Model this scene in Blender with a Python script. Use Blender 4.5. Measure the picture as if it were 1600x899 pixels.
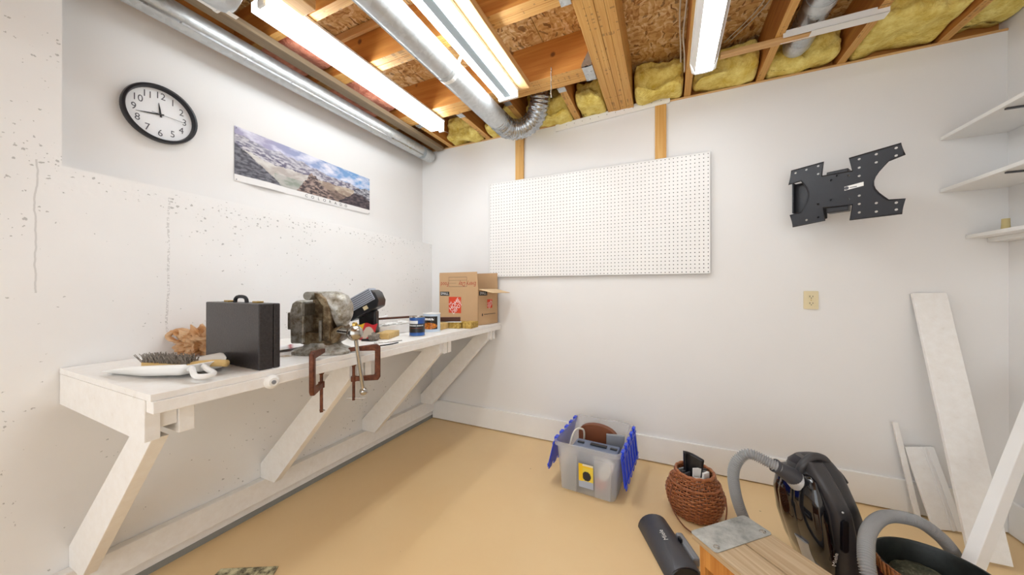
import bpy, bmesh, math, random
from math import sin, cos, pi, radians
from mathutils import Vector, Matrix, noise
from mathutils.geometry import tessellate_polygon
random.seed(4)
for o in list(bpy.data.objects): bpy.data.objects.remove(o)
S = bpy.context.scene
COL = S.collection
# ------------------------------------------------------------------ camera, world, exposure
YAW = 0.43261
cd = bpy.data.cameras.new('camera'); cam = bpy.data.objects.new('camera', cd); COL.objects.link(cam)
cd.sensor_fit = 'HORIZONTAL'; cd.sensor_width = 36; cd.lens = 522.76 / 1600 * 36
cd.clip_start = .02; cd.clip_end = 50
cam.location = (2.124, -2.55, 1.217); cam.rotation_euler = (pi / 2 + .0018716, 0, YAW)
S.camera = cam
W = bpy.data.worlds.new('world'); S.world = W; W.use_nodes = True
W.node_tree.nodes['Background'].inputs[0].default_value = (.93, .97, 1, 1)
W.node_tree.nodes['Background'].inputs[1].default_value = 1.5
LAMP = 13.0
S.view_settings.view_transform = 'Standard'; S.view_settings.look = 'None'
S.view_settings.gamma = 1; S.view_settings.use_curve_mapping = False
S.view_settings.exposure = .54

# ------------------------------------------------------------------ helpers
def lin(c):
    if isinstance(c, str): c = [int(c[i:i + 2], 16) / 255 for i in (0, 2, 4)]
    return tuple(x / 12.92 if x <= .04045 else ((x + .055) / 1.055) ** 2.4 for x in c)

class MB:
    def __init__(s): s.v = []; s.f = []; s.m = []; s.col = None
    def add(s, vs, fs, M=None, mi=0):
        b = len(s.v)
        s.v += [tuple(M @ Vector(p)) if M else tuple(p) for p in vs]
        s.f += [tuple(i + b for i in f) for f in fs]; s.m += [mi] * len(fs)
        return s
    def box(s, x0, x1, y0, y1, z0, z1, M=None, mi=0):
        vs = [(x, y, z) for x in (x0, x1) for y in (y0, y1) for z in (z0, z1)]
        return s.add(vs, [(0, 1, 3, 2), (4, 6, 7, 5), (0, 4, 5, 1), (2, 3, 7, 6), (0, 2, 6, 4), (1, 5, 7, 3)], M, mi)
    def prism(s, poly, h0, h1, M=None, holes=(), mi=0):
        """poly in local xy, extruded along z"""
        loops = [list(poly)] + [list(h) for h in holes]
        flat = [p for l in loops for p in l]; n = len(flat)
        tris = tessellate_polygon([[Vector((p[0], p[1], 0)) for p in l] for l in loops])
        vs = [(p[0], p[1], h0) for p in flat] + [(p[0], p[1], h1) for p in flat]
        fs = [tuple(t) for t in tris] + [tuple(i + n for i in reversed(t)) for t in tris]
        b = 0
        for l in loops:
            k = len(l)
            fs += [(b + i, b + (i + 1) % k, n + b + (i + 1) % k, n + b + i) for i in range(k)]
            b += k
        return s.add(vs, fs, M, mi)
    def lathe(s, prof, c=(0, 0, 0), n=32, M=None, caps=True, mi=0):
        """prof: list of (r,z); axis z"""
        vs = []; fs = []
        for r, z in prof:
            for i in range(n):
                a = 2 * pi * i / n; vs.append((c[0] + r * cos(a), c[1] + r * sin(a), c[2] + z))
        for j in range(len(prof) - 1):
            for i in range(n):
                fs.append((j * n + i, j * n + (i + 1) % n, (j + 1) * n + (i + 1) % n, (j + 1) * n + i))
        if caps:
            fs.append(tuple(range(n))[::-1]); fs.append(tuple((len(prof) - 1) * n + i for i in range(n)))
        return s.add(vs, fs, M, mi)
    def tube(s, pts, r, n=10, caps=True, M=None, closed=False, mi=0):
        pts = [Vector(p) for p in pts]; N = len(pts)
        rs = r if isinstance(r, (list, tuple)) else [r] * N
        vs = []; fs = []; up = None
        for i in range(N):
            if closed: t = (pts[(i + 1) % N] - pts[i - 1]).normalized()
            else: t = (pts[min(i + 1, N - 1)] - pts[max(i - 1, 0)]).normalized()
            if up is None:
                up = Vector((0, 0, 1)) if abs(t.z) < .9 else Vector((1, 0, 0))
            a = (up - t * up.dot(t)).normalized(); b = t.cross(a); up = a
            for k in range(n):
                q = 2 * pi * k / n; vs.append(pts[i] + (a * cos(q) + b * sin(q)) * rs[i])
        for i in range(N if closed else N - 1):
            j = (i + 1) % N
            for k in range(n): fs.append((i * n + k, i * n + (k + 1) % n, j * n + (k + 1) % n, j * n + k))
        if caps and not closed:
            fs.append(tuple(range(n))[::-1]); fs.append(tuple((N - 1) * n + k for k in range(n)))
        return s.add(vs, fs, M, mi)
    def sphere(s, c, r, n=16, m=10, sc=(1, 1, 1), M=None):
        prof = [(r * sin(pi * j / m), -r * cos(pi * j / m)) for j in range(m + 1)]
        prof[0] = (r * .01, -r); prof[-1] = (r * .01, r)
        T = Matrix.Translation(c) @ Matrix.Diagonal((*sc, 1))
        return s.lathe(prof, n=n, M=(M @ T) if M else T)
    def grid(s, f, nu, nv, M=None, paint=None, both=False):
        vs = [f(i / nu, j / nv) for j in range(nv + 1) for i in range(nu + 1)]
        fs = [(j * (nu + 1) + i, j * (nu + 1) + i + 1, (j + 1) * (nu + 1) + i + 1, (j + 1) * (nu + 1) + i) for j in range(nv) for i in range(nu)]
        if paint:
            s.col = (s.col or []) + [paint(i / nu, j / nv) for j in range(nv + 1) for i in range(nu + 1)]
        return s.add(vs, fs, M)
    def loft(s, secs, M=None, caps=True):
        """secs: list of equal-length point rings"""
        n = len(secs[0]); vs = [p for r in secs for p in r]; fs = []
        for j in range(len(secs) - 1):
            for i in range(n): fs.append((j * n + i, j * n + (i + 1) % n, (j + 1) * n + (i + 1) % n, (j + 1) * n + i))
        if caps: fs.append(tuple(range(n))[::-1]); fs.append(tuple((len(secs) - 1) * n + i for i in range(n)))
        return s.add(vs, fs, M)

MW = {}
def thing(name, label, cat, loc=(0, 0, 0), rz=0, group=None):
    o = bpy.data.objects.new(name, None); COL.objects.link(o)
    o.location = loc; o.rotation_euler = (0, 0, rz); o.empty_display_size = .05
    MW[o] = Matrix.Translation(loc) @ Matrix.Rotation(rz, 4, 'Z')
    tag(o, label, cat, group); return o
def tag(o, label=None, cat=None, group=None, kind=None):
    if label: o['label'] = label
    if cat: o['category'] = cat
    if group: o['group'] = group
    if kind: o['kind'] = kind
    return o
def obj(name, mb, mat, parent=None, bevel=0, smooth=False, local=False, label=None, kind=None, fixn=True, seg=2):
    """verts are world coordinates unless local; parent is a thing or part"""
    root = parent
    while root is not None and root.parent is not None: root = root.parent
    M = MW.get(root, Matrix()) if root is not None else Matrix()
    me = bpy.data.meshes.new(name)
    vs = mb.v if (local or root is None) else [tuple(M.inverted() @ Vector(p)) for p in mb.v]
    me.from_pydata(vs, [], mb.f)
    for m in (mat if isinstance(mat, (list, tuple)) else [mat]): me.materials.append(m)
    for p, mi in zip(me.polygons, mb.m): p.material_index = mi
    if mb.col:
        a = me.color_attributes.new('Col', 'FLOAT_COLOR', 'POINT')
        for i, c in enumerate(mb.col): a.data[i].color = (*c, 1)
    if fixn:
        bm = bmesh.new(); bm.from_mesh(me); bmesh.ops.recalc_face_normals(bm, faces=bm.faces); bm.to_mesh(me); bm.free()
    o = bpy.data.objects.new(name, me); COL.objects.link(o)
    if parent is not None: o.parent = parent
    if bevel:
        b = o.modifiers.new('bevel', 'BEVEL'); b.width = bevel; b.segments = seg; b.limit_method = 'ANGLE'; b.angle_limit = .6
        b.harden_normals = False
    if smooth:
        for p in me.polygons: p.use_smooth = True
        if smooth != 'full':
            try: me.set_sharp_from_angle(angle=radians(38))
            except Exception: pass
    if label: o['label'] = label
    if kind: o['kind'] = kind
    return o
_tc = {}
def text(s, size=1, align='CENTER', shear=0):
    key = (s, align, shear)
    if key not in _tc:
        cu = bpy.data.curves.new('t', 'FONT'); cu.body = s; cu.align_x = align; cu.align_y = 'CENTER'; cu.shear = shear; cu.resolution_u = 3
        ob = bpy.data.objects.new('t', cu); COL.objects.link(ob)
        dg = bpy.context.evaluated_depsgraph_get(); me = bpy.data.meshes.new_from_object(ob.evaluated_get(dg))
        _tc[key] = ([tuple(v.co) for v in me.vertices], [tuple(p.vertices) for p in me.polygons])
        bpy.data.objects.remove(ob); bpy.data.curves.remove(cu); bpy.data.meshes.remove(me)
    v, f = _tc[key]; return [(p[0] * size, p[1] * size, 0) for p in v], f
def frame(o, right, up):
    r = Vector(right).normalized(); u = Vector(up); u = (u - r * u.dot(r)).normalized(); n = r.cross(u)
    return Matrix(((r.x, u.x, n.x, o[0]), (r.y, u.y, n.y, o[1]), (r.z, u.z, n.z, o[2]), (0, 0, 0, 1)))
def rrect(x0, x1, y0, y1, r, n=4):
    out = []
    for cx, cy, a in ((x1 - r, y0 + r, -90), (x1 - r, y1 - r, 0), (x0 + r, y1 - r, 90), (x0 + r, y0 + r, 180)):
        for i in range(n + 1):
            t = radians(a + 90 * i / n); out.append((cx + r * cos(t), cy + r * sin(t)))
    return out
def circ(cx, cy, r, n=10): return [(cx + r * cos(2 * pi * i / n), cy + r * sin(2 * pi * i / n)) for i in range(n)]
def spline(pts, k=8):
    pts = [Vector(p) for p in pts]; P = [pts[0] * 2 - pts[1]] + pts + [pts[-1] * 2 - pts[-2]]; out = []
    for i in range(1, len(P) - 2):
        for j in range(k):
            t = j / k; a, b, c, d = P[i - 1:i + 3]
            out.append(.5 * ((2 * b) + (c - a) * t + (2 * a - 5 * b + 4 * c - d) * t * t + (3 * b - a - 3 * c + d) * t ** 3))
    return out + [pts[-1]]
def fb(x, y, z=0, o=4):
    return noise.fractal(Vector((x, y, z)), 1.0, 2.0, o)

# ------------------------------------------------------------------ materials
class NT:
    def __init__(s, name):
        s.m = bpy.data.materials.new(name); s.m.use_nodes = True; s.t = s.m.node_tree; s.b = s.t.nodes['Principled BSDF']
    def n(s, typ, **kw):
        x = s.t.nodes.new(typ)
        for k, v in kw.items():
            if k.startswith('i_'):
                key = k[2:]; key = int(key) if key.isdigit() else key.replace('_', ' ')
                if hasattr(v, 'is_output'): s.t.links.new(v, x.inputs[key])
                else: x.inputs[key].default_value = v
            else: setattr(x, k, v)
        return x
    def math(s, op, a, b=0, c=0):
        x = s.t.nodes.new('ShaderNodeMath'); x.operation = op
        for i, v in enumerate((a, b, c)):
            if hasattr(v, 'is_output'): s.t.links.new(v, x.inputs[i])
            else: x.inputs[i].default_value = v
        return x.outputs[0]
    def mix(s, fac, a, b, mode='MIX'):
        x = s.t.nodes.new('ShaderNodeMix'); x.data_type = 'RGBA'; x.blend_type = mode
        for i, v in ((0, fac), (6, a), (7, b)):
            if hasattr(v, 'is_output'): s.t.links.new(v, x.inputs[i])
            else: x.inputs[i].default_value = v if i == 0 else (*v, 1)
        return x.outputs[2]
    def ramp(s, fac, stops, const=False):
        x = s.t.nodes.new('ShaderNodeValToRGB'); s.t.links.new(fac, x.inputs[0]); e = x.color_ramp.elements
        if const: x.color_ramp.interpolation = 'CONSTANT'
        while len(e) < len(stops): e.new(.5)
        for q, (p, c) in zip(e, stops): q.position = p; q.color = (*c, 1)
        return x.outputs[0]
    def co(s, scale=(1, 1, 1), rot=(0, 0, 0), which='Object'):
        tc = s.t.nodes.new('ShaderNodeTexCoord'); mp = s.t.nodes.new('ShaderNodeMapping')
        s.t.links.new(tc.outputs[which], mp.inputs[0]); mp.inputs['Scale'].default_value = scale; mp.inputs['Rotation'].default_value = rot
        return mp.outputs[0]
    def base(s, c): 
        if hasattr(c, 'is_output'): s.t.links.new(c, s.b.inputs['Base Color'])
        else: s.b.inputs['Base Color'].default_value = (*c, 1)
    def bump(s, h, st=.3, d=.002):
        x = s.n('ShaderNodeBump', i_Height=h, i_Strength=st, i_Distance=d); s.t.links.new(x.outputs[0], s.b.inputs['Normal'])
def plain(name, c, rough=.5, metal=0, var=.06, vs=20, bump=0, bs=120, spec=None, coat=0):
    n = NT(name); c = lin(c)
    nz = n.n('ShaderNodeTexNoise', i_Vector=n.co(), i_Scale=vs, i_Detail=5.0)
    n.base(n.mix(nz.outputs[0], tuple(x * (1 - var) for x in c), tuple(min(1, x * (1 + var)) for x in c)))
    n.b.inputs['Roughness'].default_value = rough; n.b.inputs['Metallic'].default_value = metal
    if spec is not None: n.b.inputs['Specular IOR Level'].default_value = spec
    if coat: n.b.inputs['Coat Weight'].default_value = coat; n.b.inputs['Coat Roughness'].default_value = .05
    if bump:
        b = n.n('ShaderNodeTexNoise', i_Vector=n.co(), i_Scale=bs, i_Detail=3.0); n.bump(b.outputs[0], bump)
    return n.m
def wood(name, c1, c2, axis='x', ring=14, rough=.6, stamp=False, knots=True, seedrot=0):
    n = NT(name); c1, c2 = lin(c1), lin(c2)
    sc = {'x': (.9, ring, ring), 'y': (ring, .9, ring), 'z': (ring, ring, .9)}[axis]
    g = n.n('ShaderNodeTexNoise', i_Vector=n.co(sc, (seedrot, 0, 0)), i_Scale=2.2, i_Detail=7.0, i_Roughness=.62, i_Distortion=.5)
    col = n.ramp(g.outputs[0], [(.3, c1), (.55, tuple((a + b) / 2 for a, b in zip(c1, c2))), (.72, c2)])
    big = n.n('ShaderNodeTexNoise', i_Vector=n.co(), i_Scale=3.0, i_Detail=2.0)
    col = n.mix(n.math('MULTIPLY', big.outputs[0], .35), col, tuple(x * .72 for x in c1))
    if knots:
        k = n.n('ShaderNodeTexVoronoi', i_Vector=n.co((5, 5, 5)), i_Scale=1.0)
        km = n.ramp(k.outputs['Distance'], [(.05, (1, 1, 1)), (.1, (0, 0, 0))])
        col = n.mix(n.math('MULTIPLY', km, .75), col, lin('3a1d0c'))
    if stamp:
        sc2 = {'x': (60, 1, 1), 'y': (1, 60, 1), 'z': (1, 1, 60)}[axis]
        a = n.n('ShaderNodeTexNoise', i_Vector=n.co(sc2), i_Scale=1.0, i_Detail=1.0)
        sc3 = {'x': (3, 60, 60), 'y': (60, 3, 60), 'z': (60, 60, 3)}[axis]
        b = n.n('ShaderNodeTexNoise', i_Vector=n.co(sc3), i_Scale=1.0, i_Detail=1.0)
        w_ = n.n('ShaderNodeTexNoise', i_Vector=n.co(), i_Scale=7.0, i_Detail=1.0)
        mk = n.math('MULTIPLY', n.math('GREATER_THAN', a.outputs[0], .55), n.math('MULTIPLY', n.math('GREATER_THAN', b.outputs[0], .56), n.math('GREATER_THAN', w_.outputs[0], .47)))
        col = n.mix(n.math('MULTIPLY', mk, .42), col, lin('4a2f12'))
    n.base(col); n.b.inputs['Roughness'].default_value = rough
    n.bump(g.outputs[0], .25); return n.m
def emis(name, c, st):
    n = NT(name); n.base((.9, .9, .9)); n.b.inputs['Emission Color'].default_value = (*c, 1); n.b.inputs['Emission Strength'].default_value = st
    return n.m
def vcol(name, rough=.5, coat=0):
    n = NT(name); a = n.n('ShaderNodeAttribute', attribute_name='Col'); n.base(a.outputs['Color']); n.b.inputs['Roughness'].default_value = rough
    n.b.inputs['Coat Weight'].default_value = coat; return n.m

def mk_concrete():
    n = NT('painted_concrete'); co = n.co(); base = lin('efeeec')
    geo = n.n('ShaderNodeSeparateXYZ', i_0=co); Yc, Zc = geo.outputs[1], geo.outputs[2]
    mott = n.n('ShaderNodeTexNoise', i_Vector=co, i_Scale=2.5, i_Detail=6.0)
    col = n.mix(mott.outputs[0], lin('e6e4e1'), lin('f6f5f4'))
    clus = n.n('ShaderNodeTexNoise', i_Vector=co, i_Scale=4.0, i_Detail=3.0)
    # rough broken bands: along the top edge and across the pillar
    jit = n.math('MULTIPLY', n.math('SUBTRACT', clus.outputs[0], .5), .12)
    def band(c, w): return n.math('SUBTRACT', 1, n.math('MINIMUM', n.math('DIVIDE', n.math('ABSOLUTE', n.math('SUBTRACT', n.math('ADD', Zc, jit), c)), w), 1))
    near = n.math('LESS_THAN', Yc, -2.03)
    rough = n.math('MAXIMUM', n.math('MULTIPLY', band(1.60, .06), .55), n.math('MULTIPLY', band(1.70, .06), near))
    dens = n.math('ADD', n.math('MULTIPLY', n.math('SUBTRACT', clus.outputs[0], .29), 1.9), n.math('MULTIPLY', rough, .9))
    v = n.n('ShaderNodeTexVoronoi', i_Vector=n.co((1, 1, 1.3)), i_Scale=58.0, i_Randomness=1.0)
    sep = n.n('ShaderNodeSeparateColor', i_0=v.outputs['Color'])
    dn = n.n('ShaderNodeTexNoise', i_Vector=co, i_Scale=150.0, i_Detail=3.0)
    sz = n.math('ADD', v.outputs['Distance'], n.math('MULTIPLY', n.math('SUBTRACT', dn.outputs[0], .5), 1.1))
    pit = n.math('MULTIPLY', n.math('LESS_THAN', sz, n.math('MULTIPLY', n.math('POWER', sep.outputs[1], 1.6), .36)), n.math('LESS_THAN', sep.outputs[0], dens))
    # cracks
    def crack(y0, z0, z1, w, amp):
        wob = n.n('ShaderNodeTexNoise', i_Vector=n.co((0, 0, 3.2)), i_Scale=1.0, i_Detail=5.0)
        d = n.math('ABSOLUTE', n.math('SUBTRACT', n.math('ADD', Yc, n.math('MULTIPLY', n.math('SUBTRACT', wob.outputs[0], .5), amp)), y0))
        inz = n.math('MULTIPLY', n.math('GREATER_THAN', Zc, z0), n.math('LESS_THAN', Zc, z1))
        return n.math('MULTIPLY', n.math('LESS_THAN', d, w), inz)
    cr = n.math('MAXIMUM', crack(-2.185, 1.2, 1.67, .0022, .07), n.math('MULTIPLY', crack(-1.84, 1.0, 1.62, .004, .05), n.math('GREATER_THAN', dn.outputs[0], .5)))
    pit = n.math('MAXIMUM', pit, n.math('MULTIPLY', cr, .6))
    col = n.mix(n.math('MULTIPLY', pit, .5), col, lin('77726c'))
    n.base(col); n.b.inputs['Roughness'].default_value = .55
    hb = n.n('ShaderNodeTexNoise', i_Vector=co, i_Scale=60.0, i_Detail=4.0)
    h = n.math('ADD', n.math('SUBTRACT', n.math('MULTIPLY', hb.outputs[0], n.math('ADD', .12, n.math('MULTIPLY', rough, 1.6))), n.math('MULTIPLY', pit, 1.5)), 0)
    n.bump(h, .6, .004); return n.m
def mk_floor():
    n = NT('painted_floor'); co = n.co(); a = n.n('ShaderNodeTexNoise', i_Vector=co, i_Scale=1.6, i_Detail=7.0, i_Roughness=.55)
    col = n.mix(a.outputs[0], lin('e4c08a'), lin('efd2a2'))
    v = n.n('ShaderNodeTexVoronoi', i_Vector=co, i_Scale=7.0); sp = n.n('ShaderNodeSeparateColor', i_0=v.outputs['Color'])
    dot = n.math('MULTIPLY', n.math('LESS_THAN', v.outputs['Distance'], .035), n.math('LESS_THAN', sp.outputs[0], .25))
    col = n.mix(n.math('MULTIPLY', dot, .45), col, lin('6b4a20'))
    n.base(col); n.b.inputs['Roughness'].default_value = .42
    b = n.n('ShaderNodeTexNoise', i_Vector=co, i_Scale=14.0, i_Detail=5.0); n.bump(b.outputs[0], .12, .004); return n.m
def mk_osb():
    n = NT('osb'); d = n.n('ShaderNodeTexNoise', i_Vector=n.co(), i_Scale=9.0, i_Detail=3.0)
    cv = n.mix(.12, (0, 0, 0), d.outputs['Color'])
    cc = n.n('ShaderNodeVectorMath', operation='ADD', i_0=n.co((1, 1, 1)), i_1=cv)
    mp = n.n('ShaderNodeMapping', i_0=cc.outputs[0], i_Scale=(16, 52, 12), i_Rotation=(0, 0, .6))
    v = n.n('ShaderNodeTexVoronoi', i_Vector=mp.outputs[0], i_Scale=1.5)
    sp = n.n('ShaderNodeSeparateColor', i_0=v.outputs['Color'])
    mp2 = n.n('ShaderNodeMapping', i_0=cc.outputs[0], i_Scale=(50, 15, 12), i_Rotation=(0, 0, -.25))
    v2 = n.n('ShaderNodeTexVoronoi', i_Vector=mp2.outputs[0], i_Scale=1.5); sp2 = n.n('ShaderNodeSeparateColor', i_0=v2.outputs['Color'])
    col = n.ramp(n.math('MULTIPLY', n.math('ADD', sp.outputs[0], sp2.outputs[1]), .5), [(.12, lin('a8743c')), (.35, lin('c99a5c')), (.6, lin('d9b274')), (.88, lin('ead0a0'))])
    e = n.math('LESS_THAN', n.math('MINIMUM', v.outputs['Distance'], v2.outputs['Distance']), .06)
    col = n.mix(n.math('MULTIPLY', n.math('GREATER_THAN', sp2.outputs[2], .92), .7), col, lin('6a4018'))
    n.base(col); n.b.inputs['Roughness'].default_value = .7; n.bump(sp.outputs[0], .4, .003); return n.m
def mk_galv(name, c='c3c7c9', rough=.32):
    n = NT(name); v = n.n('ShaderNodeTexVoronoi', i_Vector=n.co(), i_Scale=55.0)
    sp = n.n('ShaderNodeSeparateColor', i_0=v.outputs['Color']); c = lin(c)
    n.base(n.mix(sp.outputs[0], tuple(x * .86 for x in c), c)); n.b.inputs['Metallic'].default_value = .85
    r = n.math('ADD', rough - .06, n.math('MULTIPLY', sp.outputs[1], .14)); n.t.links.new(r, n.b.inputs['Roughness']); return n.m
def mk_fluff(name, c1, c2):
    n = NT(name); a = n.n('ShaderNodeTexNoise', i_Vector=n.co(), i_Scale=14.0, i_Detail=8.0, i_Roughness=.7)
    n.base(n.ramp(a.outputs[0], [(.3, lin(c1)), (.65, lin(c2))])); n.b.inputs['Roughness'].default_value = 1
    n.b.inputs['Subsurface Weight'].default_value = .0
    b = n.n('ShaderNodeTexNoise', i_Vector=n.co(), i_Scale=70.0, i_Detail=6.0); n.bump(b.outputs[0], .8, .01); return n.m
def mk_plastic_clear():
    n = NT('translucent_plastic'); nz = n.n('ShaderNodeTexNoise', i_Vector=n.co(), i_Scale=8.0)
    tr = n.n('ShaderNodeBsdfTransparent'); tl = n.n('ShaderNodeBsdfTranslucent'); tl.inputs[0].default_value = (.9, .9, .9, 1)
    n.base(n.mix(nz.outputs[0], lin('f0f0f0'), lin('fafafa'))); n.b.inputs['Roughness'].default_value = .25
    m1 = n.n('ShaderNodeMixShader', i_0=.5, i_1=n.b.outputs[0], i_2=tl.outputs[0]); m2 = n.n('ShaderNodeMixShader', i_0=.70, i_1=m1.outputs[0], i_2=tr.outputs[0])
    n.t.links.new(m2.outputs[0], n.t.nodes['Material Output'].inputs[0]); return n.m
def mk_bag():
    n = NT('thin_bag_plastic'); nz = n.n('ShaderNodeTexNoise', i_Vector=n.co(), i_Scale=25.0, i_Detail=4.0)
    n.base(n.ramp(nz.outputs[0], [(.3, lin('c98b4e')), (.6, lin('ecc79b'))])); n.b.inputs['Roughness'].default_value = .3
    tl = n.n('ShaderNodeBsdfTranslucent'); tl.inputs[0].default_value = (.85, .62, .4, 1)
    m1 = n.n('ShaderNodeMixShader', i_0=.35, i_1=n.b.outputs[0], i_2=tl.outputs[0]); n.t.links.new(m1.outputs[0], n.t.nodes['Material Output'].inputs[0]); return n.m
def mk_speckle(name, stops, scale=60, rough=.5, metal=0, st=.4, thr=None):
    n = NT(name); a = n.n('ShaderNodeTexNoise', i_Vector=n.co(), i_Scale=scale, i_Detail=7.0, i_Roughness=.7)
    n.base(n.ramp(a.outputs[0], [(p, lin(c)) for p, c in stops])); n.b.inputs['Roughness'].default_value = rough; n.b.inputs['Metallic'].default_value = metal
    n.bump(a.outputs[0], st, .003); return n.m

M = {}
M['drywall'] = plain('white_wall_paint', 'ebe9e7', .6, var=.02, vs=3, bump=.06, bs=90)
M['concrete'] = mk_concrete(); M['floor'] = mk_floor(); M['osb'] = mk_osb()
M['white'] = plain('white_gloss_paint', 'f1efec', .38, var=.03, vs=9, bump=.08, bs=40)
M['whitewood'] = mk_speckle('painted_wood', [(.2, 'd9d2c8'), (.34, 'efebe6'), (.7, 'f6f4f1')], 26, .45, st=.12)
M['white_plastic'] = plain('white_plastic', 'f2f1ee', .35, var=.02)
M['lvl_x'] = wood('lvl_grain_x', 'b06a28', 'd79a4c', 'x', 16)
M['lvl_y'] = wood('lvl_grain_y', 'a35f24', 'cf9144', 'y', 16)
M['ply_y'] = wood('lvl_edge_y', 'c98f42', 'e8bd72', 'y', 60, stamp=True, knots=False)
M['ply_x'] = wood('lvl_edge_x', 'c58a40', 'e6b96e', 'x', 60, stamp=True, knots=False)
M['pine_y'] = wood('pine_y', 'd0a166', 'ecca95', 'y', 22); M['pine_x'] = wood('pine_x', 'cf9c5f', 'e9c48d', 'x', 22)
M['pine_z'] = wood('pine_z', 'cf9647', 'edc27c', 'z', 30)
M['greywood'] = wood('old_grey_wood', '7a6850', '9c886c', 'y', 24)
M['stoolwood'] = wood('worn_stool_wood', 'b0926e', 'dcc6a4', 'y', 26)
M['stoolside'] = wood('orange_pine', 'b56c25', 'e0a050', 'z', 24)
M['yellow'] = mk_fluff('yellow_glass_wool', 'd2b038', 'fbec94'); M['pink'] = mk_fluff('pink_glass_wool', 'b25c46', 'eaa588')
M['galv'] = mk_galv('galvanised_steel'); M['galv2'] = mk_galv('galvanised_duct', 'cfd2d3', .45)
M['foil'] = mk_galv('crinkled_foil', 'b9bdc0', .22)
M['lens'] = emis('lamp_lens', (.87, .945, 1), LAMP)
M['diffuser'] = emis('lamp_diffuser', (.87, .945, 1), LAMP * .4)
M['tube'] = emis('lamp_tube', (.87, .945, 1), LAMP * 2.0)
M['lampwhite'] = plain('lamp_enamel', 'eeeeec', .4, var=.01)
M['lampgrey'] = plain('lamp_channel', '98a2a8', .4, var=.02)
M['black'] = plain('black_plastic', '15151a', .3, var=.1); M['blackmat'] = plain('black_matt', '1c1c1f', .6, var=.1)
M['blackmetal'] = plain('black_powder_coat', '14141c', .38, var=.1)
M['darkgrey'] = plain('dark_grey_plastic', '46464b', .45, var=.05); M['grey'] = plain('grey_plastic', '8a8d92', .42, var=.04)
M['silver'] = plain('silver_plastic', 'c4c4c4', .3, .3, var=.03)
M['hose'] = plain('grey_hose', '9b9b9b', .4, var=.05)
M['vacdark'] = plain('vacuum_body', '2e2d30', .42, var=.05); M['vacspine'] = plain('vacuum_spine', '3b393b', .4, var=.05)
M['gloss'] = plain('gloss_black_hood', '0b0a10', .06, var=.1, coat=1)
M['clockface'] = plain('clock_dial', 'eeeff1', .45, var=.01); M['ink'] = plain('black_ink', '1a1a1c', .6, var=.05)
M['inkgrey'] = plain('grey_ink', '54545a', .6, var=.05)
M['cream'] = plain('ivory_plastic', 'e2d3ac', .4, var=.03)
M['chrome'] = plain('steel', 'b7b4ae', .22, 1, var=.1); M['brass'] = plain('brass', 'c3a15a', .3, 1, var=.05)
M['iron'] = mk_speckle('rusty_clamp', [(.3, '3d2116'), (.55, '6d3d27'), (.75, '8a5a3f')], 45, .45, .4)
M['vise'] = mk_speckle('worn_vise', [(.28, '4f4334'), (.42, '8f8878'), (.56, 'bcbab3'), (.75, 'e0dfdb')], 30, .4, .45, .5)
M['visedark'] = mk_speckle('oily_vise', [(.3, '2f241a'), (.48, '6a573d'), (.72, 'a99a7c')], 30, .4, .45, .5)
M['jaw'] = mk_speckle('jaw_steel', [(.3, '6f6a60'), (.7, 'a19c92')], 60, .5, .6)
M['card'] = plain('cardboard', 'c4a078', .8, var=.05, vs=12); M['cardin'] = plain('cardboard_inner', 'd9bb93', .8, var=.04)
M['orange'] = plain('orange_print', 'd9441f', .7, var=.04); M['red'] = plain('red_print', 'b81f2c', .5, var=.05); M['pen'] = plain('red_marker', 'a8391f', .7)
M['paper'] = plain('paper', 'f2f0ec', .7, var=.02); M['yel'] = plain('yellow_print', 'f2c21c', .5)
M['ribgrey'] = plain('ribbed_grey', 'a9b1c0', .4, var=.04)
M['case'] = mk_speckle('black_leatherette', [(.3, '1c1818'), (.7, '383334')], 140, .32, st=.25)
M['bag'] = mk_bag(); M['bristle'] = mk_speckle('bristles', [(.3, '57504a'), (.7, 'b3a89b')], 200, .9, st=1)
M['blue'] = plain('blue_plastic', '2347d6', .35, var=.05); M['clear'] = mk_plastic_clear()
M['wicker'] = mk_speckle('wicker', [(.3, '6b3a1e'), (.55, 'a8653a'), (.75, 'c98d5c')], 60, .4, st=.3)
M['leather'] = plain('brown_leather', '7a4426', .5, var=.1); M['bluegrey'] = plain('blue_grey_plastic', '6f7a90', .45, var=.04)
M['plate'] = mk_speckle('zinc_plate', [(.3, '8f918f'), (.5, 'b9bab6'), (.75, 'd9d9d3')], 16, .35, .7, .15)
M['potred'] = plain('dark_red_enamel', '5f0f14', .15, var=.15, coat=1); M['potin'] = mk_speckle('black_pot_lining', [(.3, '0c100f'), (.7, '262b28')], 12, .4)
M['potfill'] = mk_speckle('mossy_filling', [(.3, '2c2d22'), (.55, '565643'), (.75, '8b8a72')], 50, .9, st=1)
M['copper'] = plain('copper_strap', 'a2683c', .35, .3, var=.1)
M['block'] = wood('light_block', 'd1aa66', 'ecd093', 'x', 30, knots=False); M['chip'] = mk_speckle('chip_block', [(.3, '6f5422'), (.5, 'b79545'), (.75, 'd9bf74')], 70, .8)
M['darkwood'] = wood('dark_brown_wood', '3d1d10', '6b3820', 'x', 30, knots=False)
M['vc'] = vcol('printed_colour', .45); M['vcgloss'] = vcol('printed_gloss', .3, .3)
M['camo'] = mk_speckle('mottled_sheet', [(.4, '5f5a48'), (.47, '9c9679'), (.53, 'c9c29c'), (.62, 'e0dab8')], 22, .7, st=.05)
M['void'] = plain('gap_shade', '0a0806', .9); M['cord'] = plain('white_cable', 'dcd6c8', .5)  # void: near-black colour painted as the shade behind the pegboard
M['chalkgrey'] = plain('grey_concrete', '8b8b86', .8, var=.12)

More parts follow.
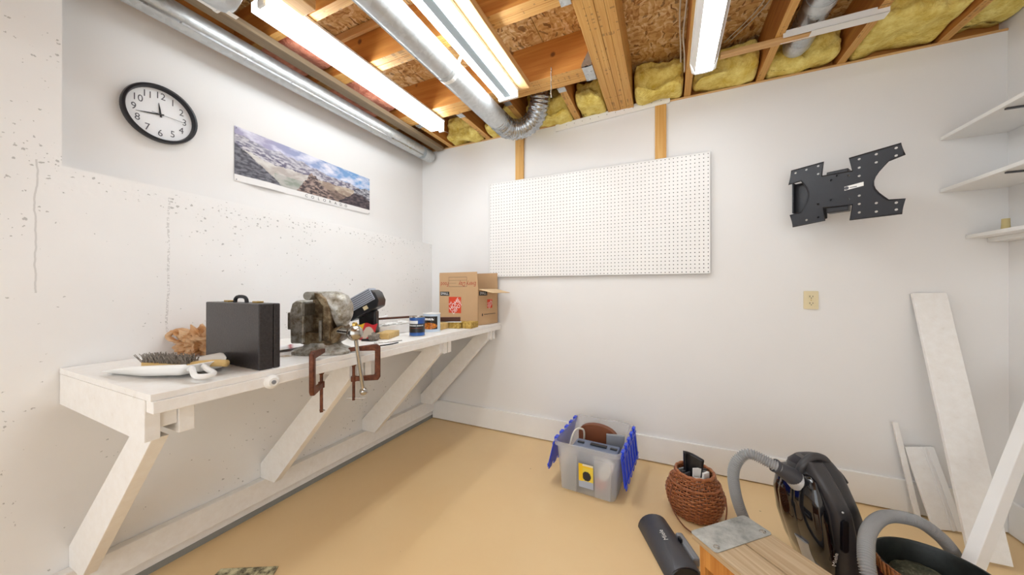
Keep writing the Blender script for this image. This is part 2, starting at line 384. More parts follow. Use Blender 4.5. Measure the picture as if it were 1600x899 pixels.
# ------------------------------------------------------------------ room shell
XC, XR, ZT = .115, 3.671, 2.515
YB = -4.6; ZO_ = 2.74
obj('floor', MB().box(-.15, XR + .1, YB, .12, -.06, 0), M['floor']); bpy.data.objects['floor']['kind'] = 'structure'
def struct(name, mb, mat, **k):
    o = obj(name, mb, mat, **k); o['kind'] = 'structure'; return o
wl = struct('wall_left', MB().box(-.1, 0, YB, .12, 0, ZT), M['drywall'])
c = MB().prism([(YB, 0), (0, 0), (0, 1.63), (-2.13, 1.665), (-2.13, ZT), (YB, ZT)], 0, XC, Matrix(((0, 0, 1, 0), (1, 0, 0, 0), (0, 1, 0, 0), (0, 0, 0, 1))))
obj('concrete_face', c, M['concrete'], wl, label='white painted pitted concrete lower wall')
obj('bare_concrete_strip', MB().box(XC, XC + .012, YB, 0, 0, .028), M['chalkgrey'], wl)
obj('footing_face', MB().box(XC, XC + .008, YB, 0, .028, .075), M['whitewood'], wl)
struct('wall_back', MB().box(0, XR + .1, 0, .1, 0, ZT - .01), M['drywall'])
struct('wall_right', MB().box(XR, XR + .1, YB, .12, 0, ZO_ + .04), M['drywall'])
struct('baseboard_back', MB().box(XC + .02, XR, -.018, 0, 0.007, .178), M['white'], bevel=.003)
struct('baseboard_right', MB().box(XR - .016, XR, YB, -.02, 0.007, .17), M['white'], bevel=.003)
struct('trim_1', MB().box(XC, .157, -2.6, -.02, .078, .186), M['whitewood'], bevel=.003)
t2 = MB().prism([(1.33, 2.452), (2.147, 2.492), (2.147, 2.548), (1.33, 2.505)], -.014, -.001, Matrix(((1, 0, 0, 0), (0, 0, 1, 0), (0, 1, 0, 0), (0, 0, 0, 1))))
tr2 = struct('trim_2', t2, M['white'], bevel=.002)
nm = MB()
for i in range(12):
    x = 1.42 + i * .061; z = 2.48 + (x - 1.33) * .05; nm.lathe([(.003, 0), (.002, .002)], n=6, M=Matrix.Translation((x, -.0145, z)) @ Matrix.Rotation(pi / 2, 4, 'X'))
obj('nail_head', nm, M['greywood'], tr2, kind='stuff')

# ------------------------------------------------------------------ ceiling: deck, beam, joists
ZO = 2.74
ceil = struct('ceiling', MB().box(-.1, XR + .1, YB, .12, ZO + .02, ZO + .05), M['osb'])
for (x0, x1, y0, y1) in ((-.08, .62, -2.4, .1), (.625, 1.43, -1.15, .1), (.625, 1.43, -2.4, -1.155), (1.434, 2.64, -1.2, .1), (1.434, 2.64, -2.4, -1.204), (2.645, XR + .08, -2.4, .1), (-.08, XR + .08, YB, -2.404)):
    obj('subfloor_panel', MB().box(x0, x1, y0, y1, ZO, ZO + .02), M['osb'], ceil)
bx = 1.735
beam = obj('beam', MB().box(bx + .004, bx + .174, YB, .04, ZT + .006, ZO), M['lvl_y'], ceil)
for i in range(4):
    obj('ply', MB().box(bx + i * .0445 + .0008, bx + (i + 1) * .0445 - .0008, YB, .04, ZT - (.002 if i % 2 else 0), ZO - .001), [M['ply_y'], M['lvl_y']][0], beam, bevel=.0015)
def xjoist(y0, plies, w=.0445, x0=-.05, x1=bx - .001):
    j = obj('joist', MB().box(x0, x1, y0 + .002, y0 + plies * w - .002, ZT + .004, ZO), M['lvl_x'], ceil)
    for i in range(plies):
        p = MB().box(x0, x1, y0 + i * w + .0007, y0 + (i + 1) * w - .0007, ZT, ZO - .001)
        p.m = [1 if k == 4 else 0 for k in range(6)]
        obj('ply', p, [M['lvl_x'], M['ply_x']], j, bevel=.0015)
    return j
def hanger(j, x0, x1, y0, y1, h=.1):
    g = MB().box(x0, x1, y0, y1, ZT - .003, ZT - .0005)
    return obj('hanger', g, M['galv'], j)
j0 = xjoist(-.593, 3)
h = MB().box(bx - .062, bx - .002, -.598, -.455, ZT - .004, ZT - .0005)
h.prism([(bx - .005, ZT - .004), (bx - .064, ZT - .004), (bx - .064, ZT + .012), (bx - .005, ZT + .12)], -.598, -.594, Matrix(((1, 0, 0, 0), (0, 0, 1, 0), (0, 1, 0, 0), (0, 0, 0, 1))))
obj('hanger', h, M['galv'], j0, label='galvanised joist hanger')
j1 = xjoist(-1.15, 2); obj('hanger', MB().box(bx - .05, bx - .002, -1.154, -1.057, ZT - .004, ZT - .0005), M['galv'], j1)
obj('ledger_strip', MB().box(.1, .75, -1.172, -1.151, ZO - .05, ZO - .003), M['pine_x'], j1, bevel=.003)
j2 = xjoist(-1.515, 1); j3 = xjoist(-1.92, 1); j4 = xjoist(-2.33, 1); j5 = xjoist(-2.74, 1)
def yjoist(x0, y0, y1, w=.04, hang=None):
    p = MB().box(x0, x0 + w, y0, y1, ZT, ZO); p.m = [1 if k == 4 else 0 for k in range(6)]
    j = obj('joist', p, [M['lvl_y'], M['ply_y']], ceil, bevel=.0015)
    if hang: obj('hanger', MB().box(x0 - .003, x0 + w + .003, hang, hang + .05, ZT - .003, ZT - .0005), M['galv'], j)
    return j
for x in (.31, .70, 1.09, 1.482): yjoist(x, -.457, .04, .045, -.455)
for x in (2.232, 2.634, 3.018, 3.424): yjoist(x, YB, .04, .04)
obj('rim_board', MB().box(-.06, XR, .05, .09, ZT, ZO), M['lvl_x'], ceil)
obj('rim_board', MB().box(-.09, -.055, YB, .05, ZT, ZO), M['lvl_y'], ceil)
obj('top_plate', MB().box(0, XR, -.004, .09, ZT - .012, ZT - .001), M['pine_x'], ceil)
obj('top_plate', MB().box(-.09, .03, YB, -.005, ZT - .012, ZT - .001), M['pine_y'], ceil)
obj('ledger_board', MB().box(.20, .272, -2.9, -.03, ZT - .034, ZT - .001), M['greywood'], ceil, bevel=.003)
obj('nailing_block', MB().box(.60, .69, -1.9, -1.553, ZT - .045, ZT - .001), M['pine_y'], ceil, bevel=.003)

def batt(x0, x1, y0, y1, z0, z1, seed, mat, label, amp=.05, group=None, nx=26, ny=10, nz=16):
    mb = MB(); idx = {}
    def P(i, j, k):
        u, v, w = 2 * i / nx - 1, 2 * j / ny - 1, 2 * k / nz - 1
        L = max(abs(u), abs(v), abs(w)); q = (abs(u) ** 14 + abs(v) ** 6 + abs(w) ** 8) ** (1 / 9) or 1
        u, v, w = u * L / q, v * L / q, w * L / q
        p = Vector(((x0 + x1) / 2 + u * (x1 - x0) / 2, (y0 + y1) / 2 + v * (y1 - y0) / 2, (z0 + z1) / 2 + w * (z1 - z0) / 2))
        n1 = fb(p.x * 6 + seed, p.y * 6, p.z * 9, 4); n2 = fb(p.x * 25 + seed, p.y * 25 + 9, p.z * 25, 3)
        # folds running along the batt
        fold = abs(sin(p.z * 26 + 2.2 * fb(p.x * 5 + seed, 3.1, 0, 2) + seed))
        if v < .2: p.y -= amp * (n1 + .3 * n2) + .03 * (fold - .5)
        p.z += amp * .5 * fb(p.x * 7 + seed, 7.7, p.y * 6, 3) * (1 - .6 * max(0, w))
        return p
    vs = []; fs = []
    def vid(i, j, k):
        if (i, j, k) not in idx: idx[(i, j, k)] = len(vs); vs.append(P(i, j, k))
        return idx[(i, j, k)]
    for i in range(nx):
        for k in range(nz):
            for j in (0, ny): fs.append((vid(i, j, k), vid(i + 1, j, k), vid(i + 1, j, k + 1), vid(i, j, k + 1)))
    for i in range(nx):
        for j in range(ny):
            for k in (0, nz): fs.append((vid(i, j, k), vid(i + 1, j, k), vid(i + 1, j + 1, k), vid(i, j + 1, k)))
    for j in range(ny):
        for k in range(nz):
            for i in (0, nx): fs.append((vid(i, j, k), vid(i, j + 1, k), vid(i, j + 1, k + 1), vid(i, j, k + 1)))
    mb.add(vs, fs); o = obj('insulation_batt', mb, mat, smooth='full'); tag(o, label, 'insulation', group); return o
Yl = 'yellow glass wool batt '
for a in ((.365, .69, -.12, .045, 2.52, 2.70, 1, Yl + 'in the bay between left duct end and round supply duct'),
          (.755, 1.08, -.15, .045, 2.52, 2.66, 2, Yl + 'hidden mostly behind the round supply duct'),
          (1.14, 1.475, -.17, .045, 2.50, 2.72, 3, Yl + 'spilling down beside the flexible foil elbow'),
          (1.535, 1.725, -.21, .045, 2.515, 2.67, 4, Yl + 'wedged against the left side of the thick beam'),
          (1.925, 2.225, -.16, .045, 2.525, 2.725, 5, Yl + 'between thick beam and long ceiling lamp, folded in two'),
          (2.28, 2.63, -.15, .045, 2.525, 2.70, 6, Yl + 'right behind the end of the frosted ceiling lamp'),
          (2.68, 3.01, -.10, .045, 2.525, 2.69, 7, Yl + 'around the capped metal vent pipe'),
          (3.065, 3.42, -.27, .045, 2.53, 2.73, 8, Yl + 'filling a whole bay, smooth, right of the white strip end'),
          (3.47, XR - .005, -.20, .045, 2.56, 2.73, 9, Yl + 'in the last bay by the shelf wall corner')):
    batt(*a[:7], M['yellow'], a[7], group='yellow insulation batts along the back wall')
def batt_l(y0, y1, seed, label):
    mbo = batt(y0, y1, -.36, .0, 2.545, 2.725, seed, M['pink'], label, group='pink insulation batts along the left wall', nx=18)
    R = Matrix(((0, -1, 0, -.05), (1, 0, 0, 0), (0, 0, 1, 0), (0, 0, 0, 1)))
    mbo.data.transform(R); return mbo
batt_l(-1.45, -1.16, 11, 'pink glass wool batt in the bay beside the wooden nailing block')
batt_l(-1.05, -.62, 12, 'pink glass wool batt next to the triple header joist above left duct')

# ------------------------------------------------------------------ ducts and services
def cylY(mb, x, z, r, y0, y1, n=32): return mb.tube([(x, y0, z), (x, y1, z)], r, n)
d = thing('wall_duct', 'thin galvanised round duct hugging the left wall under the joists', 'duct', (.135, -.1, 2.435))
obj('pipe', cylY(MB(), .135, 2.435, .055, -3.2, -.13), M['galv2'], d, smooth=True)
obj('crimp_band', cylY(MB(), .135, 2.435, .0565, -.20, -.165), M['lampgrey'], d, smooth=True)
obj('end_cap', MB().lathe([(.056, 0), (.056, .06), (.05, .085), (.03, .098), (.001, .1)], M=Matrix.Translation((.135, -.13, 2.435)) @ Matrix.Rotation(-pi / 2, 4, 'X')), M['galv2'], d, smooth=True)
obj('seam', MB().box(.175, .182, -3.2, -.2, 2.385, 2.395), M['galv'], d)
d = thing('supply_duct', 'round galvanised supply duct ending in a flexible foil elbow', 'duct', (1.03, -.4, 2.425))
pp = obj('pipe', cylY(MB(), 1.03, 2.425, .07, -3.0, -.395), M['galv2'], d, smooth=True)
obj('joint_bead', cylY(MB(), 1.03, 2.425, .0715, -1.06, -1.052), M['galv'], pp, smooth=True)
obj('seam', MB().box(.985, .992, -3.0, -.4, 2.366, 2.372), M['galv'], pp)
fp = spline([(1.03, -.44, 2.425), (1.03, -.36, 2.424), (1.045, -.27, 2.422), (1.12, -.205, 2.432), (1.225, -.21, 2.478), (1.285, -.255, 2.56), (1.30, -.28, 2.64), (1.30, -.29, 2.735)], 14)
rr = [.071 + .005 * sin(i * 1.9) + .003 * random.uniform(-1, 1) for i in range(len(fp))]
obj('flexible_elbow', MB().tube(fp, rr, 28), M['foil'], d, smooth='full', label='crinkled silver foil flexible elbow')
st = MB()
sp = [(1.03 + .0725 * cos(radians(a)), -1.02, 2.425 + .0725 * sin(radians(a))) for a in range(-200, 31, 11)]
sp = [(1.03 - .07, -1.02, 2.515)] + sp + [(1.12, -1.0, ZT + .002)]
for i in range(len(sp) - 1):
    a, b = Vector(sp[i]), Vector(sp[i + 1]); st.add([a + Vector((0, -.012, 0)), a + Vector((0, .012, 0)), b + Vector((0, .012, 0)), b + Vector((0, -.012, 0))], [(0, 1, 2, 3)])
so = obj('hanging_strap', st, M['white_plastic'], d); s_ = so.modifiers.new('s', 'SOLIDIFY'); s_.thickness = .0015; s_.offset = 1
# vent pipe between the right joists
d = thing('vent_pipe', 'capped round metal vent pipe lying between two right-hand joists', 'pipe', (2.795, -.1, 2.60))
obj('pipe', cylY(MB(), 2.795, 2.60, .066, -2.2, -.2), M['galv'], d, smooth=True)
obj('end_cap', MB().lathe([(.067, 0), (.067, .06), (.058, .095), (.03, .115), (.001, .12)], M=Matrix.Translation((2.795, -.22, 2.60)) @ Matrix.Rotation(-pi / 2, 4, 'X')), M['galv2'], d, smooth=True)
obj('collar', cylY(MB(), 2.795, 2.60, .069, -.52, -.47), M['galv2'], d, smooth=True)
o = obj('duct_boot', MB().lathe([(.09, 0), (.095, .02), (.095, .12), (.085, .15), (.05, .165), (.001, .17)], M=Matrix.Translation((.50, -1.93, 2.44)) @ Matrix.Rotation(-pi / 2, 4, 'X'), n=36), M['galv2'], smooth=True)
tag(o, 'rounded galvanised duct end with a paper sticker beside the lamp', 'duct'); MW[o] = Matrix()
stk = obj('sticker', MB().box(.488, .512, -1.80, -1.765, 2.342, 2.3435), M['paper'], o)
o = thing('white_vent_cap', 'white plastic pipe stub with ribbed cap above the left wall duct', 'pipe', (.36, -1.8, 2.46))
obj('stub', cylY(MB(), .36, 2.46, .035, -2.2, -1.82, 24), M['lampgrey'], o, smooth=True)
obj('cap', cylY(MB(), .36, 2.46, .042, -1.84, -1.765, 24), M['white_plastic'], o, smooth=True)
obj('rib', cylY(MB(), .36, 2.46, .045, -1.775, -1.765, 24), M['white_plastic'], o, smooth=True)
# sticks nailed across the right joists
o = obj('nailing_stick', MB().box(2.395, 2.815, -.405, -.365, ZT - .02, ZT - .0005), M['pine_x'], bevel=.002); tag(o, 'bare pine stick nailed across joists beside the frosted lamp', 'wood strip')
o = obj('metal_stud_strip', MB().box(2.665, 3.06, -.425, -.422, ZT - .022, ZT + .012).box(2.78, 3.06, -.425, -.375, ZT - .0225, ZT - .0205).box(2.665, 3.06, -.378, -.375, ZT - .022, ZT - .002), M['lampwhite'])
tag(o, 'white metal channel strip overlapping the pine stick under joists', 'metal strip')
def cable(pts, r, label, name='electric_cable', mat='cord', cat='cable', group=None):
    o = obj(name, MB().tube(spline(pts, 8), r, 8), M[mat], smooth='full'); return tag(o, label, cat, group)
cable([(2.222, -1.0, 2.73), (2.222, -.6, 2.72), (2.212, -.42, 2.66), (2.222, -.33, 2.6), (2.226, -.22, 2.56)], .0045, 'white cable drooping along the joist by the frosted lamp')
cable([(2.205, -.9, 2.735), (2.19, -.55, 2.71), (2.20, -.36, 2.65), (2.205, -.26, 2.60)], .004, 'second thin cable tucked against the joist by the frosted lamp')
g = 'thin cables crossing the deck panel'
cable([(2.66, -.62, 2.736), (2.61, -.36, 2.733), (2.47, -.13, 2.725)], .003, 'thin tan cable slanting across the deck right of frosted lamp', group=g)
cable([(2.64, -.66, 2.736), (2.58, -.36, 2.733), (2.445, -.14, 2.725)], .003, 'thin tan cable slanting across the deck right of frosted lamp', group=g)
ch = thing('pull_chain', 'short metal bead chain hanging from the triple header joist', 'chain', (1.487, -.6, 2.38))
cm = MB()
for i in range(22): cm.sphere((1.487 + .002 * sin(i), -.602, 2.56 - i * .0085), .0042, 8, 6)
obj('beads', cm, M['chrome'], ch, smooth='full', kind='stuff')

# ------------------------------------------------------------------ lamps
XZ0 = Matrix(((1, 0, 0, 0), (0, 0, 1, 0), (0, 1, 0, 0), (0, 0, 0, 1)))
def wrap_lamp(name, label, xc, w, y0, y1, zb, zt):
    t = thing(name, label, 'ceiling lamp', (xc, (y0 + y1) / 2, zb), group='ceiling lamps'); hw = w / 2
    XZ = Matrix(((1, 0, 0, 0), (0, 0, 1, 0), (0, 1, 0, 0), (0, 0, 0, 1)))
    obj('housing', MB().box(xc - hw, xc + hw, y0, y1, zt - .02, zt), M['lampwhite'], t, bevel=.002)
    prof = [(xc - hw * .93, zt - .022), (xc - hw * .80, zb + .014), (xc - hw * .55, zb + .002), (xc, zb), (xc + hw * .55, zb + .002), (xc + hw * .80, zb + .014), (xc + hw * .93, zt - .022)]
    obj('wing', MB().prism([prof[0], (xc - hw * .62, zb + .004), (xc - hw * .60, zb + .006), (xc - hw * .9, zt - .02)], y0 + .012, y1 - .012, XZ), M['lampwhite'], t)
    obj('wing', MB().prism([prof[6], (xc + hw * .62, zb + .004), (xc + hw * .60, zb + .006), (xc + hw * .9, zt - .02)], y0 + .012, y1 - .012, XZ), M['lampwhite'], t)
    obj('lens', MB().prism([(xc - hw * .86, zt - .024), (xc - hw * .59, zb + .005), (xc - hw * .4, zb + .001), (xc, zb), (xc + hw * .4, zb + .001), (xc + hw * .59, zb + .005), (xc + hw * .86, zt - .024)], y0 + .012, y1 - .012, XZ), M['lens'], t, smooth=True, label='glowing frosted lens')
    big = [(x + (x - xc) * .06, z - .002) for x, z in prof]
    for a, b in ((y0, y0 + .011), (y1 - .011, y1)): obj('end_cap', MB().prism(big, a, b, XZ), M['lampwhite'], t, bevel=.001)
    return t
t = thing('strip_lamp', 'single tube strip lamp beside the galvanised wall duct', 'ceiling lamp', (.49, -1.05, 2.43), group='ceiling lamps')
obj('housing', MB().box(.45, .575, -1.68, -.43, 2.50, 2.5135), M['lampwhite'], t, bevel=.002)
obj('diffuser', MB().prism([(.435, 2.499), (.435, 2.455), (.45, 2.447), (.515, 2.445), (.515, 2.499)], -1.68, -.43, XZ0), M['diffuser'], t, label='softly glowing white diffuser')
obj('tube', MB().tube([(.538, -1.69, 2.456), (.538, -.425, 2.456)], .0215, 18), M['lens'], t, smooth=True, label='glowing tube')
for y in (-1.70, -.424): obj('lamp_holder', MB().box(.515, .56, y, y + .012, 2.432, 2.5135), M['lampwhite'], t, bevel=.002)
obj('pull_wire', MB().tube([(.54, -.412, 2.45), (.56, -.35, 2.445)], .002, 6), M['chrome'], t)
wrap_lamp('wraparound_lamp', 'wide frosted wraparound lamp by the pine stick', 2.315, .14, -1.60, -.385, 2.43, 2.513)
t = thing('shop_lamp', 'open twin tube shop lamp on a wooden batten', 'ceiling lamp', (1.215, -1.2, 2.42), group='ceiling lamps')
obj('batten', MB().box(1.215, 1.345, -1.95, -.60, 2.475, 2.5145), M['pine_y'], t, bevel=.002)
obj('channel', MB().box(1.15, 1.28, -1.86, -.63, 2.452, 2.474), M['lampwhite'], t, bevel=.003)
obj('ballast_cover', MB().box(1.192, 1.240, -1.85, -.645, 2.424, 2.452), M['lampgrey'], t, bevel=.004)
for x in (1.168, 1.264): obj('tube', MB().tube([(x, -1.84, 2.434), (x, -.65, 2.434)], .0165, 16), M['tube'], t, smooth=True)
for y in (-1.865, -.645): obj('lamp_holder', MB().box(1.148, 1.282, y, y + .018, 2.412, 2.474), M['lampwhite'], t, bevel=.003)

# ------------------------------------------------------------------ workbench
wb = thing('workbench', 'long white wall-mounted workbench on diagonal braces', 'workbench', (.48, -1.07, 0))
XZ = Matrix(((1, 0, 0, 0), (0, 0, 1, 0), (0, 1, 0, 0), (0, 0, 0, 1)))
hole = circ(.636, -1.652, .026, 14)
top = MB().prism([(XC + .002, -2.134), (.845, -2.134), (.845, -.002), (XC + .002, -.002)], .905, .925, holes=[[(a, b) for a, b in hole]])
obj('bench_top', top, M['whitewood'], wb, bevel=.0015)
obj('fascia', MB().box(.806, .849, -2.130, -.004, .870, .9045), M['whitewood'], wb, bevel=.002)
obj('end_panel', MB().prism([(XC + .003, .795), (.8055, .785), (.8055, .9045), (XC + .003, .9045)], -2.134, -2.100, XZ), M['whitewood'], wb, bevel=.002)
bot = [(XC + .002, .187), (.24, .187)]
obj('brace', MB().prism(bot + [(.785, .783), (.655, .783), (XC + .002, .262)], -2.112, -2.074, XZ), M['whitewood'], wb, bevel=.002)
obj('arm', MB().box(.55, .804, -2.060, -2.023, .785, .9045), M['whitewood'], wb, bevel=.002)
obj('spacer', MB().box(.70, .796, -2.0995, -2.0605, .815, .862), M['whitewood'], wb, bevel=.002)
for y in (-1.47, -.80, -.165):
    obj('brace', MB().prism(bot + [(.805, .80), (.805, .868), (.73, .868), (XC + .002, .262)], y, y + .037, XZ), M['whitewood'], wb, bevel=.002)
    for k in (.0375, .082): obj('arm', MB().box(XC + .003, .812, y + k, y + k + .036, .79, .8695 if k else .9), M['whitewood'], wb, bevel=.002)
kn = obj('knob', MB().lathe([(.024, 0), (.024, .008), (.017, .012), (.015, .016)], M=Matrix.Translation((.849, -1.83, .885)) @ Matrix.Rotation(pi / 2, 4, 'Y')), M['white_plastic'], wb, smooth=True)
obj('knob_core', MB().lathe([(.007, 0), (.007, .0035), (.003, .004)], M=Matrix.Translation((.865, -1.83, .885)) @ Matrix.Rotation(pi / 2, 4, 'Y')), M['grey'], kn, smooth=True)
ZB = .9255

# ------------------------------------------------------------------ wall clock
ck = thing('wall_clock', 'round black rimmed wall clock with white dial', 'clock', (0, -1.832, 2.015))
KF = frame((0.001, -1.832, 2.015), (0, 1, 0), (0, 0, 1))
obj('rim', MB().lathe([(.112, .004), (.114, .026), (.118, .034), (.126, .032), (.129, .022), (.127, .004)], M=KF, n=56, caps=False), M['blackmetal'], ck, smooth=True)
obj('dial', MB().lathe([(.118, .0), (.118, .008)], M=KF, n=56), M['clockface'], ck)
for i in range(1, 13):
    a = pi / 2 - i * pi / 6; v, f = text(str(i), .043)
    obj('numeral', MB().add([(p[0] * .85 + .085 * cos(a), p[1] + .085 * sin(a), .0088) for p in v], f, KF), M['inkgrey'], ck, fixn=False)
def hand(ang, L, w, z, mat, tail=.012):
    R = KF @ Matrix.Rotation(-ang, 4, 'Z'); return MB().prism([(-w, -tail), (w, -tail), (w * .8, L * .5), (.0006, L), (-.0006, L), (-w * .8, L * .5)], z, z + .001, R)
obj('hour_hand', hand(radians(-7), .052, .0035, .011, 0), M['ink'], ck); obj('minute_hand', hand(radians(258), .082, .003, .0125, 0), M['ink'], ck)
obj('second_hand', hand(radians(92), .085, .0008, .014, 0, .03), M['inkgrey'], ck)

# ------------------------------------------------------------------ poster
def poster_col(u, v):
    def L(c): return Vector(lin(c))
    if v < .125: return tuple(L('eceae9'))
    w = (v - .125) / .875
    n1 = fb(u * 9, w * 5, 0, 6); n2 = fb(u * 30, w * 22, 3, 5)
    far = .80 - .20 * u + .10 * fb(u * 7, 5.5, 0, 5); 
    if w > far:
        sky = L('a29cba').lerp(L('6f9fd2'), min(1, max(0, u * 1.5 - .25))); c = sky.lerp(L('e4e3ee'), min(1, max(0, .38 + n1 * 1.2 - .1 * u)))
        return tuple(c)
    t = (far - w)
    c = L('746d88').lerp(L('e6e2e8'), min(1, max(0, .42 + 1.7 * n2 + .5 * n1)))
    mist = max(0, 1 - abs(u - .3) / .45) * max(0, 1 - t * 4.2); c = c.lerp(L('dcdbe8'), .6 * mist)
    mid = .50 - .06 * u + .10 * fb(u * 5, 1.5, 0, 5)
    if w < mid:
        c = L('cfc4bd').lerp(L('f3efe9'), min(1, max(0, .45 + 1.7 * n1)))
        if u > .45: c = L('b39c8c').lerp(L('e3d3bd'), min(1, max(0, .5 + 1.5 * n1 + .6 * n2)))
        elif w < .26 and u > .22: c = L('a9b2a3').lerp(L('d5d2cc'), min(1, max(0, .5 + 2 * n1)))
    low = .20 + .12 * fb(u * 4, 8.1, 0, 4) + .10 * max(0, u - .5)
    if u > .55 and w < low: c = L('77655f').lerp(L('a68f83'), min(1, max(0, .5 + 1.6 * n2)))
    ls = .66 - 2.6 * max(0, u - .0) ** 1.05 + .03 * fb(u * 20, 2, 0, 4)
    if w < ls: c = L('4b4a55').lerp(L('8a8993'), min(1, max(0, .45 + 1.4 * n2)))
    pk = .62 - 5.2 * abs(u - .475 - .004) if u < .48 else .62 - 2.9 * abs(u - .479)
    pk += .06 * fb(u * 40, 1, 0, 4)
    if w < pk - .05: c = L('4f4246').lerp(L('c0a79c'), min(1, max(0, .42 + 1.9 * n2)))
    rh = .40 - 3.1 * max(0, .86 - u) ** 1.15 + .035 * fb(u * 22, 4, 0, 4) - 1.2 * max(0, u - .9)
    if u > .7 and w < rh: c = L('3c343f').lerp(L('77686c'), min(1, max(0, .35 + 1.5 * n2)))
    rp = .78 - 3.0 * abs(u - .94) + .05 * fb(u * 30, 6, 0, 4)
    if u > .84 and rh <= w < rp: c = L('5d5d6c').lerp(L('d6d6de'), min(1, max(0, .42 + 1.7 * n2)))
    return tuple(c * .72)
po = thing('mountain_poster', 'panoramic snowy mountain range poster pinned on the left wall', 'poster', (0, -1.085, 1.95))
ya, yb = -1.538, -.631
def pf(u, v):
    curl = .012 * (4 * (u - .06) * (.3 - u) if u < .3 else 0) * (1 - v) * 12
    return (.003 + .004 * sin(u * 9) ** 2 * (1 - v) + max(0, curl), ya + u * (yb - ya), 1.800 + v * (.298 - .02 * u) - .004 * u)
obj('sheet', MB().grid(pf, 320, 100, paint=poster_col), M['vc'], po, smooth='full')
PFm = frame((.0075, -1.0, 1.815), (0, 1, 0), (0, 0, 1))
for i, chh in enumerate('COLORADO'):
    v, f = text(chh, .026); obj('letter', MB().add([(p[0] + (i - 3.5) * .042 + .005, p[1], 0) for p in v], f, PFm), M['ink'], po, fixn=False)
for y, z in ((ya + .008, 2.088), (ya + .008, 1.808), (yb - .008, 2.064), (yb - .008, 1.804)): obj('pin', MB().sphere((.007, y, z), .003, 8, 6), M['grey'], po, smooth='full')

# ------------------------------------------------------------------ pegboard on two strips
pb = thing('pegboard', 'large white perforated pegboard on the back wall', 'pegboard', (1.56, -.02, 1.312))
X0, X1, Z0, Z1 = .745, 2.385, 1.312, 2.112; nx, nz = 64, 31; dx, dz = (X1 - X0) / nx, (Z1 - Z0) / nz; r = .0036
mb = MB(); vs = []; fs = []
yf, yk = -.0262, -.0232
sq = [(.5, 0), (.5, .5), (0, .5), (-.5, .5), (-.5, 0), (-.5, -.5), (0, -.5), (.5, -.5)]
for i in range(nx):
    for k in range(nz):
        cx, cz = X0 + (i + .5) * dx, Z0 + (k + .5) * dz; b = len(vs)
        vs += [(cx + a * dx, yf, cz + q * dz) for a, q in sq] + [(cx + r * cos(pi * m / 4), yf, cz + r * sin(pi * m / 4)) for m in range(8)] + [(cx + r * cos(pi * m / 4), yk, cz + r * sin(pi * m / 4)) for m in range(8)]
        for m in range(8):
            m2 = (m + 1) % 8; fs += [(b + m, b + m2, b + 8 + m2, b + 8 + m), (b + 8 + m, b + 8 + m2, b + 16 + m2, b + 16 + m)]
mb.add(vs, fs); mb.box(X0, X0 + .001, yf, yk, Z0, Z1).box(X1 - .001, X1, yf, yk, Z0, Z1).box(X0, X1, yf, yk, Z0, Z0 + .001).box(X0, X1, yf, yk, Z1 - .001, Z1)
obj('perforated_sheet', mb, M['white'], pb, fixn=False)
obj('hole_shade_sheet', MB().box(X0 + .01, X1 - .01, -.0222, -.0212, Z0 + .01, Z1 - .01), M['void'], pb)  # added sheet, painted near-black as the shade seen through the holes
for nm_, x0, x1, zt, lb in (('furring_strip', .985, 1.058, 2.49, 'bare pine strip on back wall below the flexible foil elbow'), ('furring_strip', 2.052, 2.124, 2.487, 'bare pine strip on back wall below the white nailed trim')):
    o = obj(nm_, MB().box(x0, x1, -.019, -.0005, 1.36, zt), M['pine_z'], bevel=.002); tag(o, lb, 'wood strip', 'pegboard mounting strips')

# ------------------------------------------------------------------ outlet
ot = thing('wall_outlet', 'ivory double power outlet on the back wall', 'outlet', (2.902, 0, 1.146))
OF = frame((2.902, -.0005, 1.146), (1, 0, 0), (0, 0, 1))
obj('cover_plate', MB().prism(rrect(-.034, .034, -.054, .054, .005), 0, .007, OF), M['cream'], ot, bevel=.002)
for z in (.02, -.02):
    s_ = obj('socket', MB().prism([(.016 * cos(2 * pi * i / 24), z + max(-.0125, min(.0125, .016 * sin(2 * pi * i / 24)))) for i in range(24)], .006, .0095, OF), M['cream'], ot)
    sl = MB()
    for x, w, h in ((-.007, .0014, .005), (.007, .0014, .004)): sl.box(x - w, x + w, z + .002 - h, z + .002 + h, .0094, .0098, OF)
    sl.prism(circ(0, z - .008, .0026, 8), .0094, .0098, OF); obj('slots', sl, M['ink'], s_)
obj('screw', MB().lathe([(.003, .0068), (.002, .0082)], n=10, M=OF), M['brass'], ot)

# ------------------------------------------------------------------ television wall bracket
tb = thing('tv_bracket', 'black swing-arm television bracket plate angled out from the back wall', 'tv bracket', (2.95, -.2, 1.57))
A, B = Vector((2.768, -.125, 0)), Vector((3.142, -.358, 0)); Lp = (B - A).length
TF = frame((A.x, A.y, 1.735), (B - A), (0, 0, 1))
k = Lp
outer = [(.0, .158), (.185 * k, .168)] + [(.385 * k * .43 + .012, .165)]
outer = [(.012, .155), (.150, .162), (.142, .088), (.262, .082), (.250, .150), (.425, .164), (.436, .108), (.385, .095)]
outer += [(.385 - .052 * sin(pi * i / 9), .095 - .19 * i / 9 + .0) for i in range(1, 9)]
outer += [(.385, -.095), (.436, -.100), (.427, -.166), (.252, -.166), (.262, -.090), (.148, -.082), (.155, -.152), (.018, -.166), (.006, -.098), (.055, -.092)]
outer += [(.055 + .034 * sin(pi * i / 7), -.092 + .180 * i / 7) for i in range(1, 7)] + [(.055, .088), (.0, .080)]
hol = []
